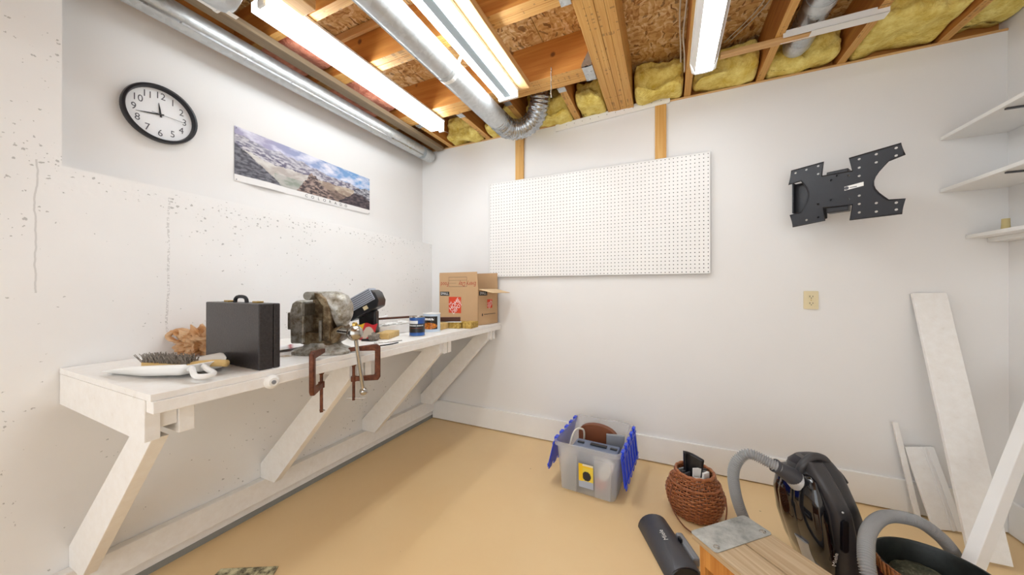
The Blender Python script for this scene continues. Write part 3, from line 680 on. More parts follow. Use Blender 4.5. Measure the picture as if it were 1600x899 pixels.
for x, z in ((.030, .138), (.078, .143), (.128, .148), (.128, .105), (.182, .055), (.205, .073), (.248, .062), (.286, .135), (.286, .092), (.286, .05), (.286, -.05), (.286, -.092), (.286, -.135), (.345, .14), (.345, .10), (.345, -.10), (.345, -.142), (.41, .148), (.41, .112), (.41, -.112), (.41, -.145), (.248, -.06), (.182, -.05), (.128, -.06), (.128, -.132), (.078, -.138)):
    hol.append(circ(x, z, .0058, 10)[::-1])
pl_ = obj('vesa_plate', MB().prism(outer, 0, .004, TF, holes=hol), M['blackmetal'], tb)
rim_ = MB()
loopv = [TF @ Vector((x, z, 0.002)) for x, z in outer]
rim_.tube(loopv, .0042, 8, closed=True); obj('rolled_edge', rim_, M['blackmetal'], pl_, smooth=True)
obj('sticker', MB().prism([(.232, -.012), (.302, -.004), (.302, .016), (.232, .008)], .0042, .0047, TF), M['paper'], pl_)
obj('sticker_print', MB().prism(circ(.24, -.001, .009, 10), .0048, .0050, TF).box(.252, .278, -.003, .001, .0048, .005, TF), M['inkgrey'], pl_)
hk = MB().box(.012, .075, -.088, .085, -.05, -.044, TF).box(.012, .018, -.088, .085, -.05, -.004, TF); obj('hook_channel', hk, M['blackmetal'], tb)
obj('tilt_head', MB().box(.16, .245, -.115, .105, -.052, -.004, TF), M['blackmetal'], tb, bevel=.004)
obj('knuckle', MB().tube([TF @ Vector((.205, -.06, -.07)), TF @ Vector((.205, .06, -.07))], .02, 16), M['blackmetal'], tb, smooth=True)
p0, p1 = TF @ Vector((.205, 0, -.07)), Vector((2.93, -.03, 1.735))
obj('swing_arm', MB().tube([p0 + Vector((0, 0, .03)), p1 + Vector((0, 0, .03))], .016, 8).tube([p0 - Vector((0, 0, .03)), p1 - Vector((0, 0, .03))], .016, 8), M['blackmetal'], tb)
obj('wall_plate', MB().box(2.89, 2.97, -.03, -.0006, 1.62, 1.85), M['blackmetal'], tb, bevel=.004)

# ------------------------------------------------------------------ shelves on the right wall
for i, (x0, z, yy, lb, br) in enumerate(((3.434, 2.012, -1.5, 'white wall shelf, topmost of the three on the right wall', 1), (3.434, 1.737, -1.5, 'white wall shelf, middle of the three on the right wall', 1), (3.525, 1.490, -1.2, 'narrow white wall shelf, lowest of the three on the right wall', 0))):
    t = thing('wall_shelf', lb, 'shelf', (XR, -.5, z), group='shelves on the right wall')
    obj('board', MB().box(x0, XR - .001, yy, -.002, z - .018, z), M['white'], t, bevel=.0015)
    if br:
        for y in (-.352, -1.0):
            bb = MB().box(3.45, XR - .001, y - .006, y + .006, z - .026, z - .0185).box(XR - .006, XR - .001, y - .006, y + .006, z - .2, z - .0185)
            obj('bracket', bb, M['darkgrey'], t, bevel=.001)
    else: obj('cleat', MB().box(3.6, XR - .001, yy, -.003, z - .04, z - .0185), M['white'], t)
o = obj('thread_spool', MB().lathe([(.014, 0), (.0145, .002), (.013, .028), (.0125, .055), (.013, .057)], c=(3.59, -.12, 1.4905), n=20), M['brass'], smooth=True)
o.data.materials.clear(); o.data.materials.append(plain('tan_cork', 'cdbb85', .7, var=.1)); tag(o, 'small tan tapered cork standing on the lowest wall shelf', 'cork')

# ------------------------------------------------------------------ things on the workbench
# dustpan
dp = thing('dustpan', 'white plastic dustpan lying on the workbench end', 'dustpan', (.575, -1.985, ZB), radians(3))
def pan(u, v):
    # u along width of mouth, v from mouth (left) to handle (right)
    x = -.165 + v * .33; w = .12 * (1 - .55 * max(0, v - .55) / .45); y = (u - .5) * 2 * w
    e = abs(u - .5) * 2
    z = .004 + .012 * v + max((.034 * ((e - .8) / .2) if e > .8 else 0) * min(1, .3 + v * 1.4), (.03 * ((v - .9) / .1) if v > .9 else 0))
    return (x, y + .012 * sin(v * 2.2), z)
o = obj('pan', MB().grid(pan, 30, 30), M['white_plastic'], dp, smooth='full', local=True); sm = o.modifiers.new('s', 'SOLIDIFY'); sm.thickness = .003; sm.offset = 1
hp = spline([(.155, -.03, .03), (.18, -.035, .036), (.205, -.045, .03), (.235, -.05, .020), (.25, -.028, .018), (.235, -.005, .020), (.205, -.008, .03), (.18, -.004, .036), (.155, .005, .03)], 6)
obj('handle_loop', MB().tube(hp, .008, 10), M['white_plastic'], dp, smooth='full', local=True)
br = thing('hand_brush', 'hand brush with grey bristles lying in the dustpan', 'brush', (.57, -1.985, ZB + .017), radians(14))
bm_ = MB()
for i in range(420):
    x = random.uniform(-.12, .08); y = random.uniform(-.02, .02); h = random.uniform(.02, .035)
    bm_.tube([(x, y, .012), (x + random.uniform(-.02, .0), y + random.uniform(-.015, .015), .012 + h)], .0012, 3, caps=False)
obj('bristles', bm_, M['bristle'], br, local=True, kind='stuff')
obj('stock', MB().prism(rrect(-.125, .09, -.022, .022, .015), 0, .015), M['block'], br, bevel=.004, local=True)
obj('grip', MB().tube(spline([(.08, 0, .01), (.12, 0, .016), (.17, .005, .02), (.21, .008, .02)]), .012, 12), M['block'], br, smooth='full', local=True)
# plastic bag
pbag = thing('plastic_bag', 'crumpled tan plastic carrier bag behind the black case', 'bag', (.26, -1.76, ZB))
def crumple(c, rx, ry, rz, seed, nu=70, nv=40, amp=.42, flat=True):
    mb = MB()
    def f(u, v):
        a = u * 2 * pi; t = -pi / 2 + v * pi
        d = Vector((cos(t) * cos(a), cos(t) * sin(a), sin(t)))
        q = 1 + amp * fb(d.x * 2.1 + seed, d.y * 2.1, d.z * 2.1, 3) + .45 * abs(fb(d.x * 4 + seed, d.y * 4, d.z * 4, 4)) - .1
        p = Vector((d.x * rx, d.y * ry, d.z * rz)) * q
        z = c[2] + p.z
        return (c[0] + p.x, c[1] + p.y, max(z, ZB + .0005) if flat else z)
    mb.grid(f, nu, nv); return mb
cb = crumple((.235, -1.77, ZB + .045), .125, .075, .06, 3.1); c2_ = crumple((.31, -1.72, ZB + .06), .09, .05, .07, 8.3); cb.add(c2_.v, c2_.f)
obj('crumpled_body', cb, M['bag'], pbag, smooth=True)
for pts in ([(.16, -1.82, ZB + .05), (.125, -1.845, ZB + .075), (.145, -1.83, ZB + .10), (.19, -1.80, ZB + .10), (.24, -1.79, ZB + .085)], [(.33, -1.75, ZB + .075), (.31, -1.74, ZB + .15), (.345, -1.73, ZB + .175), (.40, -1.73, ZB + .15), (.42, -1.73, ZB + .09)]):
    s_ = spline(pts, 8); obj('bag_handle', MB().tube(s_, [.010 + .005 * fb(i * .7, 3.3) for i in range(len(s_))], 8), M['bag'], pbag, smooth='full')
def lid_strip(v): return v
# case
ca = thing('carrying_case', 'tall black hard carrying case standing on the workbench', 'case', (.62, -1.81, ZB), radians(-3))
obj('shell', MB().box(-.205, .205, -.034, .012, 0, .236), M['case'], ca, bevel=.004, local=True)
obj('lid', MB().box(-.205, .205, .013, .036, 0, .236), M['case'], ca, bevel=.004, local=True, label='black lid half with red-brown sheen')
obj('handle', MB().tube(spline([(-.045, 0, .234), (-.04, 0, .25), (-.02, 0, .258), (.02, 0, .258), (.04, 0, .25), (.045, 0, .234)]), .0065, 10), M['blackmat'], ca, smooth='full', local=True)
for x in (-.11, .11): obj('latch', MB().box(x - .018, x + .018, -.004, .018, .2365, .2425), M['brass'], ca, bevel=.001, local=True)
# vise
vi = thing('bench_vise', 'old worn steel bench vise with chrome hub', 'vise', (.725, -1.525, ZB), YAW)
def lo(*a): return Vector(a)
base = MB()
def oct_(rx, ry, z, cx=-.015, n=20): return [(cx + rx * cos(2 * pi * i / n) * (1 + .12 * abs(sin(4 * pi * i / n))), ry * sin(2 * pi * i / n), z) for i in range(n)]
base.loft([oct_(.125, .085, 0), oct_(.125, .085, .012), oct_(.11, .075, .02), oct_(.08, .06, .032), oct_(.065, .055, .05)])
obj('base', base, M['vise'], vi, bevel=.002, smooth=True, local=True)
YZ = Matrix(((1, 0, 0, 0), (0, 0, 1, 0), (0, 1, 0, 0), (0, 0, 0, 1)))
body = MB().prism([(-.09, .045), (.03, .035), (.075, .055), (.09, .09), (.085, .13), (.03, .10), (-.04, .095), (-.10, .10), (-.112, .06)], -.05, .05, YZ)
obj('saddle', body, M['visedark'], vi, bevel=.012, smooth=True, local=True, seg=3)
rj = MB().prism([(-.122, .05), (-.068, .05), (-.066, .20), (-.072, .232), (-.095, .24), (-.115, .225), (-.125, .19)], -.065, .065, YZ)
obj('rear_jaw', rj, M['vise'], vi, bevel=.006, smooth=True, local=True, seg=2)
obj('jaw_face', MB().box(-.067, -.058, -.07, .07, .17, .225), M['jaw'], vi, bevel=.002, local=True)
obj('anvil_plate', MB().box(-.168, -.112, -.015, .05, .105, .182), M['jaw'], vi, bevel=.003, local=True)
fj = MB().prism([(.012, .06), (.045, .06), (.05, .15), (.045, .20), (.025, .245), (-.005, .268), (-.03, .272), (-.03, .255), (-.008, .24), (.010, .215), (.014, .17), (.012, .15)], -.06, .06, YZ)
obj('front_jaw', fj, M['visedark'], vi, bevel=.006, smooth=True, local=True)
obj('gap_shade_filler', MB().box(-.07, .02, .01, .045, .08, .245), M['visedark'], vi, bevel=.004, local=True)  # dark filler added so the gap between the jaws looks shaded
obj('front_jaw_face', MB().box(.0, .012, -.064, .064, .06, .15), M['jaw'], vi, bevel=.002, local=True)
def blobsec(x, ry, z0, z1, n=16): return [(x, ry * cos(2 * pi * i / n), (z0 + z1) / 2 + (z1 - z0) / 2 * sin(2 * pi * i / n)) for i in range(n)]
obj('slide_body', MB().loft([blobsec(-.03, .035, .258, .276), blobsec(.02, .05, .20, .278), blobsec(.06, .055, .11, .276), blobsec(.09, .05, .12, .262), blobsec(.108, .03, .15, .235)]), M['vise'], vi, smooth=True, local=True)
obj('pin', MB().tube([(-.036, -.085, .258), (-.036, .06, .258)], .018, 16), M['jaw'], vi, smooth=True, local=True)
HW = Vector((.893, -1.515, 1.022)); HL = MW[vi].inverted() @ HW
obj('screw_shaft', MB().tube([(.03, -.02, .105), tuple(HL)], .016, 14), M['chrome'], vi, smooth=True, local=True)
hb = obj('screw_hub', MB().sphere(tuple(HL), .034, 20, 14), M['chrome'], vi, smooth='full', local=True)
obj('hub_nut', MB().lathe([(.012, 0), (.012, .012), (.008, .016)], c=(HL.x, HL.y, HL.z + .030), n=6), M['brass'], hb, local=True)
e1 = MW[vi].inverted() @ Vector((.893, -1.469, .755))
hd = obj('tommy_bar', MB().tube([tuple(HL), tuple(e1)], .0085, 12), M['chrome'], vi, smooth=True, local=True)
obj('bar_knob', MB().sphere(tuple(e1), .017, 14, 10), M['chrome'], hd, smooth='full', local=True)
# C clamps gripping the bench edge
def cclamp(label, sp, tip, ztop, zbot, zend, t_dir):
    t = thing('c_clamp', label, 'clamp', (sp[0], sp[1], zbot), group='clamps holding the vise')
    d = (Vector((tip[0], tip[1], 0)) - Vector((sp[0], sp[1], 0))); L = d.length; F = frame((sp[0], sp[1], 0), d, (0, 0, 1))
    b = .016; prof = [(-b, zbot + .012), (-b + .01, zbot - .004), (L + .012, zbot + .002), (L + .012, zbot + .022), (b * .6, zbot + .022), (b * .5, ztop - .018), (L + .02, ztop - .014), (L + .022, ztop + .002), (0, ztop + .012), (-b, ztop)]
    obj('frame', MB().prism(prof, -.009, .009, F), M['iron'], t, bevel=.004, smooth=True)
    s = obj('screw', MB().tube([F @ Vector((L, zend, 0)), F @ Vector((L, .866, 0))], .0065, 10), M['iron'], t, smooth=True)
    obj('swivel_pad', MB().lathe([(.006, 0), (.011, .008), (.011, .0115)], c=tuple(F @ Vector((L, .858, 0))), n=14), M['iron'], s, smooth=True)
    a = F @ Vector((L, zend + .008, 0)); obj('t_bar', MB().tube([a - Vector(t_dir) * .35, a + Vector(t_dir) * .65], .003, 8), M['chrome'], s, smooth=True)
    obj('screw_collar', MB().lathe([(.012, 0), (.012, .024)], c=tuple(F @ Vector((L, zbot, 0))), n=12), M['iron'], t, smooth=True)
    return t
cclamp('rusty C clamp gripping the vise base beside the black case', (.885, -1.70), (.83, -1.625), .962, .806, .705, (.02, .008, 0))
cclamp('rusty C clamp under the vise hub, its T bar swung out', (.895, -1.395), (.83, -1.468), .945, .792, .707, (.06, .045, -.004))
# black ribbed plastic box behind the vise
tb_ = thing('ribbed_box', 'black plastic box with ridged blue-grey panel tilted behind the vise', 'box', (.55, -1.12, ZB), YAW)
R = Matrix.Translation((-.012, 0, .205)) @ Matrix.Rotation(radians(-29), 4, 'Y') @ Matrix.Scale(.84, 4)
obj('shell', MB().prism([(-.14, -.065), (.07, -.065), (.095, -.03), (.10, .03), (.085, .06), (-.14, .06)], -.07, .07, R @ YZ), M['black'], tb_, bevel=.006, smooth=True, local=True)
obj('ribbed_panel', MB().prism([(-.12, -.012), (.082, -.012), (.082, .072), (-.12, .072)], -.082, .03, R @ YZ), M['ribgrey'], tb_, bevel=.002, local=True)
rb = MB()
for i in range(6): rb.box(-.118, .08, -.0835, -.082, -.006 + i * .013, -.002 + i * .013, R)
for i in range(8): rb.box(-.118, .08, -.07 + i * .012, -.066 + i * .012, .072, .0735, R)
obj('ribs', rb, M['darkgrey'], tb_, local=True)
obj('foot_stand', MB().box(-.07, .03, .0, .06, .0005, .16), M['black'], tb_, local=True, bevel=.01)
obj('tag', MB().box(-.02, .012, -.0725, -.0705, -.045, -.02, R), M['cream'], tb_, local=True)
# flyer
fl = thing('paper_flyer', 'white and red striped paper flyer behind the vise', 'paper', (.47, -1.56, ZB))
def fly(u, v): return (.33 + .2 * u + .06 * v, -1.68 + .2 * v + .05 * u, ZB + .002 + .03 * (v * u) + .008 * sin(u * 5 + v * 3) ** 2)
def flyc(u, v):
    q = (u * 1.1 + v * 1.6) % .5; return lin('b0203a') if q < .11 else lin('f3f0f0')
o = obj('sheet', MB().grid(fly, 30, 30, paint=flyc), M['vc'], fl, smooth='full')
# packets, tray, tube, blocks, cans
pk = thing('yellow_packet', 'yellow and red printed plastic packet leaning in the clutter', 'packet', (.585, -1.185, ZB))
def pkf(u, v): return (.52 + .10 * u, -1.22 + .05 * u + .04 * v, ZB + .001 + .085 * v + .006 * sin(u * 9 + v * 4))
def pkc(u, v):
    if u < .35: return lin('f2c11a')
    if (u - .68) ** 2 / .07 + (v - .42) ** 2 / .12 < 1: return lin('cdbfae')
    return lin('c5202c')
obj('pouch', MB().grid(pkf, 24, 24, paint=pkc), M['vcgloss'], pk, smooth='full').modifiers.new('s', 'SOLIDIFY').thickness = .004
o = obj('sandpaper_roll', crumple((.655, -1.19, ZB + .02), .025, .028, .02, 5.5, 24, 16), M['bristle'], smooth='full'); tag(o, 'crumpled grey abrasive pad beside the small wood block', 'abrasive pad')
ty = thing('cardboard_tray', 'shallow white cardboard tray behind the blue can', 'tray', (.50, -.84, ZB), radians(84))
tm = MB().box(-.20, .20, -.07, .07, 0, .003).box(-.20, .20, -.07, -.067, 0, .055).box(-.20, .20, .067, .07, 0, .055).box(-.20, -.197, -.07, .07, 0, .055).box(.197, .20, -.07, .07, 0, .055)
obj('tray_body', tm, M['whitewood'], ty, local=True)
o = obj('wrapped_papers', crumple((.50, -.84, ZB + .042), .045, .13, .026, 2.2, 36, 20), M['paper'], smooth=True); tag(o, 'crumpled white papers heaped in the cardboard tray', 'paper')
o = obj('white_tube', MB().tube([(.36, -1.06, ZB + .065), (.42, -.86, ZB + .10)], .011, 14), M['white_plastic'], smooth=True); tag(o, 'white plastic tube resting on the heaped papers', 'tube')
o = obj('brown_slat', MB().box(-.16, .16, -.015, .015, 0, .012, Matrix.Translation((.46, -.83, ZB + .085)) @ Matrix.Rotation(radians(70), 4, 'Z')), M['darkwood'], bevel=.001); tag(o, 'thin dark brown wooden slat lying across the tray', 'wood strip')
o = obj('wood_block', MB().box(-.08, .08, -.04, .04, 0, .034, Matrix.Translation((.625, -1.06, ZB)) @ Matrix.Rotation(radians(112), 4, 'Z')), M['block'], bevel=.003); tag(o, 'small plain wood block lying in front of the tray', 'wood block', 'wood blocks on the bench')
def cancol_blue(u, v):
    a = (u * 360 - 0)
    k = (u - .5) * 6
    if v < .12 or v > .9: return lin('2b62ad')
    if .18 < v < .66: 
        base = lin('10131c')
        if .52 < v < .60 and abs(k) < 1.1 and int(u * 150) % 3: base = lin('e9edf2')
        if .40 < v < .43 and abs(k) < .9 and int(u * 170) % 4: base = lin('a04030')
        return base
    if .66 <= v < .82 and -.95 < k < .35: return lin('f0f2f5')
    return lin('1c4f9e')
def can(name, label, x, y, r, h, paint, lidmat, rot):
    t = thing(name, label, 'can', (x, y, ZB), rot)
    def f(u, v): a = (u - .5) * 2 * pi - pi / 2; return (r * cos(a), r * sin(a), .004 + v * (h - .008))
    obj('label_wrap', MB().grid(f, 150, 60, paint=paint), M['vcgloss'], t, smooth='full', local=True)
    obj('rims', MB().lathe([(r * .5, h - .006), (r - .004, h - .006), (r - .003, h), (r + .0015, h), (r + .0015, h - .004), (r - .001, h - .005), (r - .001, .005), (r + .0015, .004), (r + .0015, 0), (r * .5, 0)], n=40), M[lidmat], t, smooth=True, local=True)
    return t
can('blue_can', 'small blue and black labelled can near the bench front', .735, -.93, .046, .118, cancol_blue, 'chrome', YAW)
def cancol_w(u, v):
    k = (u - .5) * 6
    if abs(k + .05) < .95 and .16 < v < .88:
        if v < .52 and ((k + .1) / .95) ** 2 + ((v - .34) / .18) ** 2 < 1: 
            return lin('e58a24') if fb(k * 5, v * 22, 0, 3) > -.05 else lin('8a3b18')
        if .66 < v < .78 and -.75 < k < .5 and fb(k * 9, v * 9, 2, 2) > -.25: return lin('f2f2f2')
        return lin('17100e')
    return lin('c9d9ea')
can('picture_can', 'pale can with black and orange picture label beside the blue can', .70, -.745, .056, .125, cancol_w, 'lampwhite', YAW)
o = obj('wood_block', MB().box(-.05, .05, -.075, .075, 0, .045, Matrix.Translation((.645, -.60, ZB)) @ Matrix.Rotation(radians(8), 4, 'Z')), M['block'], bevel=.003); tag(o, 'plain pale wood block between the picture can and chip blocks', 'wood block', 'wood blocks on the bench')
g = 'rough chip blocks on the bench'
o = obj('chip_block', MB().box(-.055, .055, -.06, .06, 0, .045, Matrix.Translation((.715, -.475, ZB)) @ Matrix.Rotation(radians(5), 4, 'Z')), M['chip'], bevel=.002); tag(o, 'rough mottled yellow block next to the pale wood block', 'wood block', g)
o = obj('chip_block', MB().box(-.035, .035, -.06, .06, 0, .045, Matrix.Translation((.812, -.44, ZB)) @ Matrix.Rotation(radians(5), 4, 'Z')), M['chip'], bevel=.002); tag(o, 'rough mottled yellow block closest to the carton corner', 'wood block', g)
lv = thing('hand_scraper', 'dark wooden handled scraper lying on the blocks before the carton', 'scraper', (.66, -.54, ZB + .0455), radians(28))
obj('handle', MB().box(-.12, .11, -.012, .012, .006, .035), M['darkwood'], lv, bevel=.004, local=True)
obj('blade', MB().box(-.15, .12, -.035, .012, 0, .005), M['chrome'], lv, local=True)
o = obj('marker_pen', MB().tube([(.60, -1.225, ZB + .006), (.65, -1.195, ZB + .006)], .006, 10), M['blackmat'], smooth=True); tag(o, 'short black marker lying by the yellow packet', 'pen')
o = cable([(.73, -1.26, ZB + .003), (.78, -1.20, ZB + .003), (.80, -1.13, ZB + .003)], .0025, 'bent white wire lying near the second clamp', 'wire_piece', 'chrome', 'wire')
o = cable([(.82, -1.31, ZB + .003), (.835, -1.25, ZB + .003), (.83, -1.19, ZB + .003)], .003, 'short dark cord lying at the bench front edge', 'cord_piece', 'blackmat', 'cord')
# carton
cx = thing('cardboard_carton', 'open brown moving carton with orange printed logo', 'carton', (.798, -.305, ZB), math.atan2(.994, .113) - pi / 2)
# local: +y back along side face, -x along front face
W_, D_, H_ = .405, .272, .282
cm = MB().box(-W_, 0, 0, D_, 0, .003).box(-W_, 0, 0, .003, 0, H_).box(-W_, 0, D_ - .003, D_, 0, H_).box(-W_, -W_ + .003, 0, D_, 0, H_).box(-.003, 0, 0, D_, 0, H_)
obj('carton_body', cm, M['card'], cx, local=True)
obj('flap', MB().prism([(-W_, H_), (0.0, H_), (-.012, H_ + .137), (-W_ + .002, H_ + .137)], 0, .003, YZ @ Matrix.Diagonal((1, 1, 1, 1))), M['card'], cx, local=True)
obj('flap', MB().prism([(-W_, H_), (0, H_), (-.002, H_ + .137), (-W_, H_ + .137)], D_ - .003, D_, YZ), M['card'], cx, local=True)
FR = Matrix.Translation((0, 0, H_)) @ Matrix.Rotation(radians(12), 4, 'Y')
obj('flap', MB().box(0, .137, .004, D_ - .02, 0, .003, FR), M['cardin'], cx, local=True)
FL = Matrix.Translation((-W_, 0, H_)) @ Matrix.Rotation(radians(88), 4, 'Y')
obj('flap', MB().box(-.12, 0, .004, D_ - .004, 0, .003, FL), M['cardin'], cx, local=True)
FF = lambda x, z: Matrix(((1, 0, 0, x), (0, 0, -1, -.0006), (0, 1, 0, z), (0, 0, 0, 1)))
SF = lambda y, z: Matrix(((0, 0, 1, .0006), (1, 0, 0, y), (0, 1, 0, z), (0, 0, 0, 1)))
def rect(w, h): return [(-w / 2, -h / 2, 0), (w / 2, -h / 2, 0), (w / 2, h / 2, 0), (-w / 2, h / 2, 0)], [(0, 1, 2, 3)]
def logo(F, s, pre):
    lg = obj('logo_square', MB().add(*rect(s, s), F), M['orange'], cx, fixn=False, local=True)
    R = F @ Matrix.Translation((0, 0, .0005)) @ Matrix.Rotation(radians(42), 4, 'Z'); q = MB()
    for w, dy, sz in (('THE', .30, .17), ('HOME', .03, .40), ('DEPOT', -.27, .34)):
        v, f = text(w, sz * s); q.add([(p[0] * .9 - (.22 * s if w == 'THE' else 0), p[1] + dy * s, 0) for p in v], f, R)
    obj('logo_lettering', q, M['paper'], lg, fixn=False, local=True)
logo(FF(-.235, .155), .13, 'f'); logo(SF(.155, .165), .07, 's')
def stamp(F, w, h, s, sz):
    b = obj('size_label', MB().add(*rect(w, h), F), M['ink'], cx, fixn=False, local=True)
    v, f = text(s, sz); obj('size_lettering', MB().add(v, f, F @ Matrix.Translation((0, 0, .0005))), M['paper'], b, fixn=False, local=True)
stamp(FF(-.345, .245), .10, .034, 'SMALL', .03); stamp(SF(.065, .25), .11, .034, 'SMALL', .03)
hw_ = MB(); v, f = text('Every Day', .05, shear=.2); HF = FF(-.105, .325) @ Matrix.Rotation(pi, 4, 'Z'); hw_.add([(p[0] * .85, p[1], 0) for p in v], f, HF)
v, f = text('Food', .05, shear=.1); hw_.add([(p[0] * .85, p[1], 0) for p in v], f, FF(-.345, .325) @ Matrix.Rotation(pi, 4, 'Z'))
obj('handwriting', hw_, M['pen'], cx, fixn=False, local=True)
pl = MB()
for x0, x1, z0, z1 in ((-.30, -.112, .379, .381), (-.30, -.112, .303, .305), (-.301, -.299, .303, .381), (-.113, -.111, .303, .381), (-.30, -.112, .354, .3555), (-.30, -.22, .33, .3315)): pl.add([(x0, -.0005, z0), (x1, -.0005, z0), (x1, -.0005, z1), (x0, -.0005, z1)], [(0, 1, 2, 3)])
obj('printed_frame', pl, M['ink'], cx, fixn=False, local=True)
sl = MB()
for i in range(9): sl.add(*rect(.012, .006), SF(.085 + i * .018, .082))
sl.add(*rect(.012, .02), SF(.055, .08)); obj('printed_line', sl, M['ink'], cx, fixn=False, local=True)

# ------------------------------------------------------------------ floor: storage bin
ZF = .0005
bn = thing('storage_bin', 'translucent storage bin with blue folding lid flaps by the baseboard', 'bin', (1.715, -.375, 0), radians(-4))
def ring(hx, hy, z, r=.03): return [(x, y, z) for x, y in rrect(-hx, hx, -hy, hy, r, 4)]
bi = MB().loft([ring(.155, .205, .001), ring(.165, .215, .02), ring(.185, .235, .27), ring(.196, .248, .272), ring(.197, .249, .292), ring(.186, .236, .292), ring(.181, .231, .27), ring(.16, .21, .02), ring(.15, .2, .006)])
obj('tub', bi, M['clear'], bn, smooth=True, local=True)
rbm = MB()
for x in (-.105, .095): rbm.prism([(x - .045, .015), (x + .045, .015), (x + .05, .25), (x - .05, .25)], -.232, -.212, YZ)
obj('front_rib', rbm, M['clear'], bn, bevel=.006, local=True)
obj('label_sheet', MB().grid(lambda u, v: (-.04 + .085 * u, -.238 - .008 * v, .06 + .14 * v), 30, 44, paint=lambda u, v: lin('f1c61d') if (u < .3 and v > .25) or .86 < v < .92 else (lin('25242c') if ((u - .55) / .3) ** 2 + ((v - .5) / .2) ** 2 < 1 else (lin('aab4c6') if v < .28 else (lin('e8ddc0') if v > .86 else lin('e9cf4a'))))), M['vc'], bn, smooth='full', local=True)
def lidflap(sx, ang, label):
    T = Matrix.Translation((sx * .198, 0, .285)) @ Matrix.Rotation(ang, 4, 'Y')
    pts = [(0, -.24)]; n = 6
    out = [(0, -.235), (0, .235)]
    for i in range(n):
        y0 = .235 - .47 * i / n; y1 = .235 - .47 * (i + .5) / n; y2 = .235 - .47 * (i + 1) / n
        out += [(.205, y0), (.205, y1), (.175, y1 - .006), (.175, y2 + .006)]
    lf = obj('lid_flap', MB().prism([(sx * a, b) for a, b in out], -.003, .003, T), M['blue'], bn, bevel=.002, local=True, label=label)
    r_ = MB()
    for i in range(6): r_.box(min(sx * .02, sx * .165), max(sx * .02, sx * .165), -.2 + i * .075, -.19 + i * .075, .003, .009, T)
    for q in (.02, .16): r_.box(min(sx * q, sx * (q + .01)), max(sx * q, sx * (q + .01)), -.22, .22, .003, .009, T)
    obj('lid_ribs', r_, M['blue'], lf, local=True)
lidflap(1, radians(84), 'blue ridged lid flap hanging down'); lidflap(-1, radians(-76), 'blue lid flap hanging down')
for s in (-1, 1):
    for i in range(5): obj('hinge', MB().box(s * .199 - .009, s * .199 + .009, -.2 + i * .09, -.16 + i * .09, .27, .298), M['blue'], bn, local=True)
Lb = lambda x, y, z: MW[bn] @ Vector((x, y, z))
tk = thing('tool_case', 'blue-grey plastic tool case standing in the storage bin', 'case', tuple(Lb(.03, -.10, .0075)), radians(-4))
obj('case_body', MB().box(-.14, .13, -.06, .06, 0, .245), M['bluegrey'], tk, bevel=.01, local=True)
obj('case_handle', MB().box(-.04, .06, -.012, .012, .2455, .256), M['black'], tk, bevel=.004, local=True)
for x in (-.1, .1): obj('latch', MB().box(x - .02, x + .02, -.01, .01, .2455, .252), M['black'], tk, bevel=.002, local=True)
lp = thing('leather_pouch', 'rounded brown leather pouch standing upright in the storage bin', 'pouch', tuple(Lb(.0, .06, .0075)), radians(-6))
obj('pouch_body', MB().prism([(-.13, 0), (.12, 0), (.12, .25)] + [(.125 * cos(pi * i / 12) - .005, .25 + .065 * sin(pi * i / 12)) for i in range(1, 12)] + [(-.13, .25)], -.02, .02, YZ), M['leather'], lp, bevel=.008, local=True, smooth=True)
gb = obj('grey_folder', MB().box(-.055, .055, -.012, .012, 0, .285, MW[bn] @ Matrix.Translation((.115, .02, .0075)) @ Matrix.Rotation(.25, 4, 'Z')), M['grey'], bevel=.003); tag(gb, 'pale grey flat box standing at the bin corner', 'box')
o = cable([tuple(Lb(-.135, -.10, .012)), tuple(Lb(-.145, -.09, .2)), tuple(Lb(-.13, -.05, .29)), tuple(Lb(-.10, -.01, .30)), tuple(Lb(-.085, .02, .26)), tuple(Lb(-.1, .03, .1))], .006, 'white looped cord rising at the bin side', 'power_cord')
wbx = obj('white_bottle', MB().prism(rrect(-.03, .03, -.055, .055, .015), -.014, .014, MW[bn] @ Matrix.Translation((.105, -.187, .165)) @ Matrix.Rotation(radians(28), 4, 'Y') @ YZ), M['paper'], bevel=.004); tag(wbx, 'white tilted bottle seen through the bin front', 'bottle')
ob = obj('orange_tape', MB().lathe([(.022, 0), (.034, 0), (.034, .02), (.022, .02)], n=24, M=MW[bn] @ Matrix.Translation((.075, -.176, .085)) @ Matrix.Rotation(pi / 2, 4, 'X')), M['orange'], smooth=True); tag(ob, 'orange tape roll seen through the bin front', 'tape')
dk = obj('dark_tool', MB().box(-.14, -.03, -.19, -.163, .008, .17, MW[bn]), M['darkgrey'], bevel=.008); tag(dk, 'dark grey tool body seen through the bin front left', 'tool')

# ------------------------------------------------------------------ wicker basket
bk = thing('wicker_basket', 'round brown wicker basket with a thin wire handle', 'basket', (2.262, -.475, 0))
def br_(z):
    t = z / .215; return .092 + .046 * sin(min(1, t * 1.02 + .12) * pi * .78) - .028 * max(0, t - .55) / .45
wm = MB(); NS = 26
for k in range(24):
    z = .007 + k * .0090; R0 = br_(z); pts = []
    for i in range(NS * 5):
        a = 2 * pi * i / (NS * 5); rr_ = R0 + .0042 * cos(a * NS / 2 + k * pi); pts.append((rr_ * cos(a), rr_ * sin(a), z))
    wm.tube(pts, .0047, 6, closed=True)
obj('weave', wm, M['wicker'], bk, smooth='full', local=True)
sm_ = MB()
for i in range(NS):
    a = 2 * pi * i / NS; sm_.tube([(br_(z) * cos(a), br_(z) * sin(a), z) for z in [.003 + .0212 * q for q in range(11)]], .0042, 5)
obj('stakes', sm_, M['wicker'], bk, local=True, smooth='full')
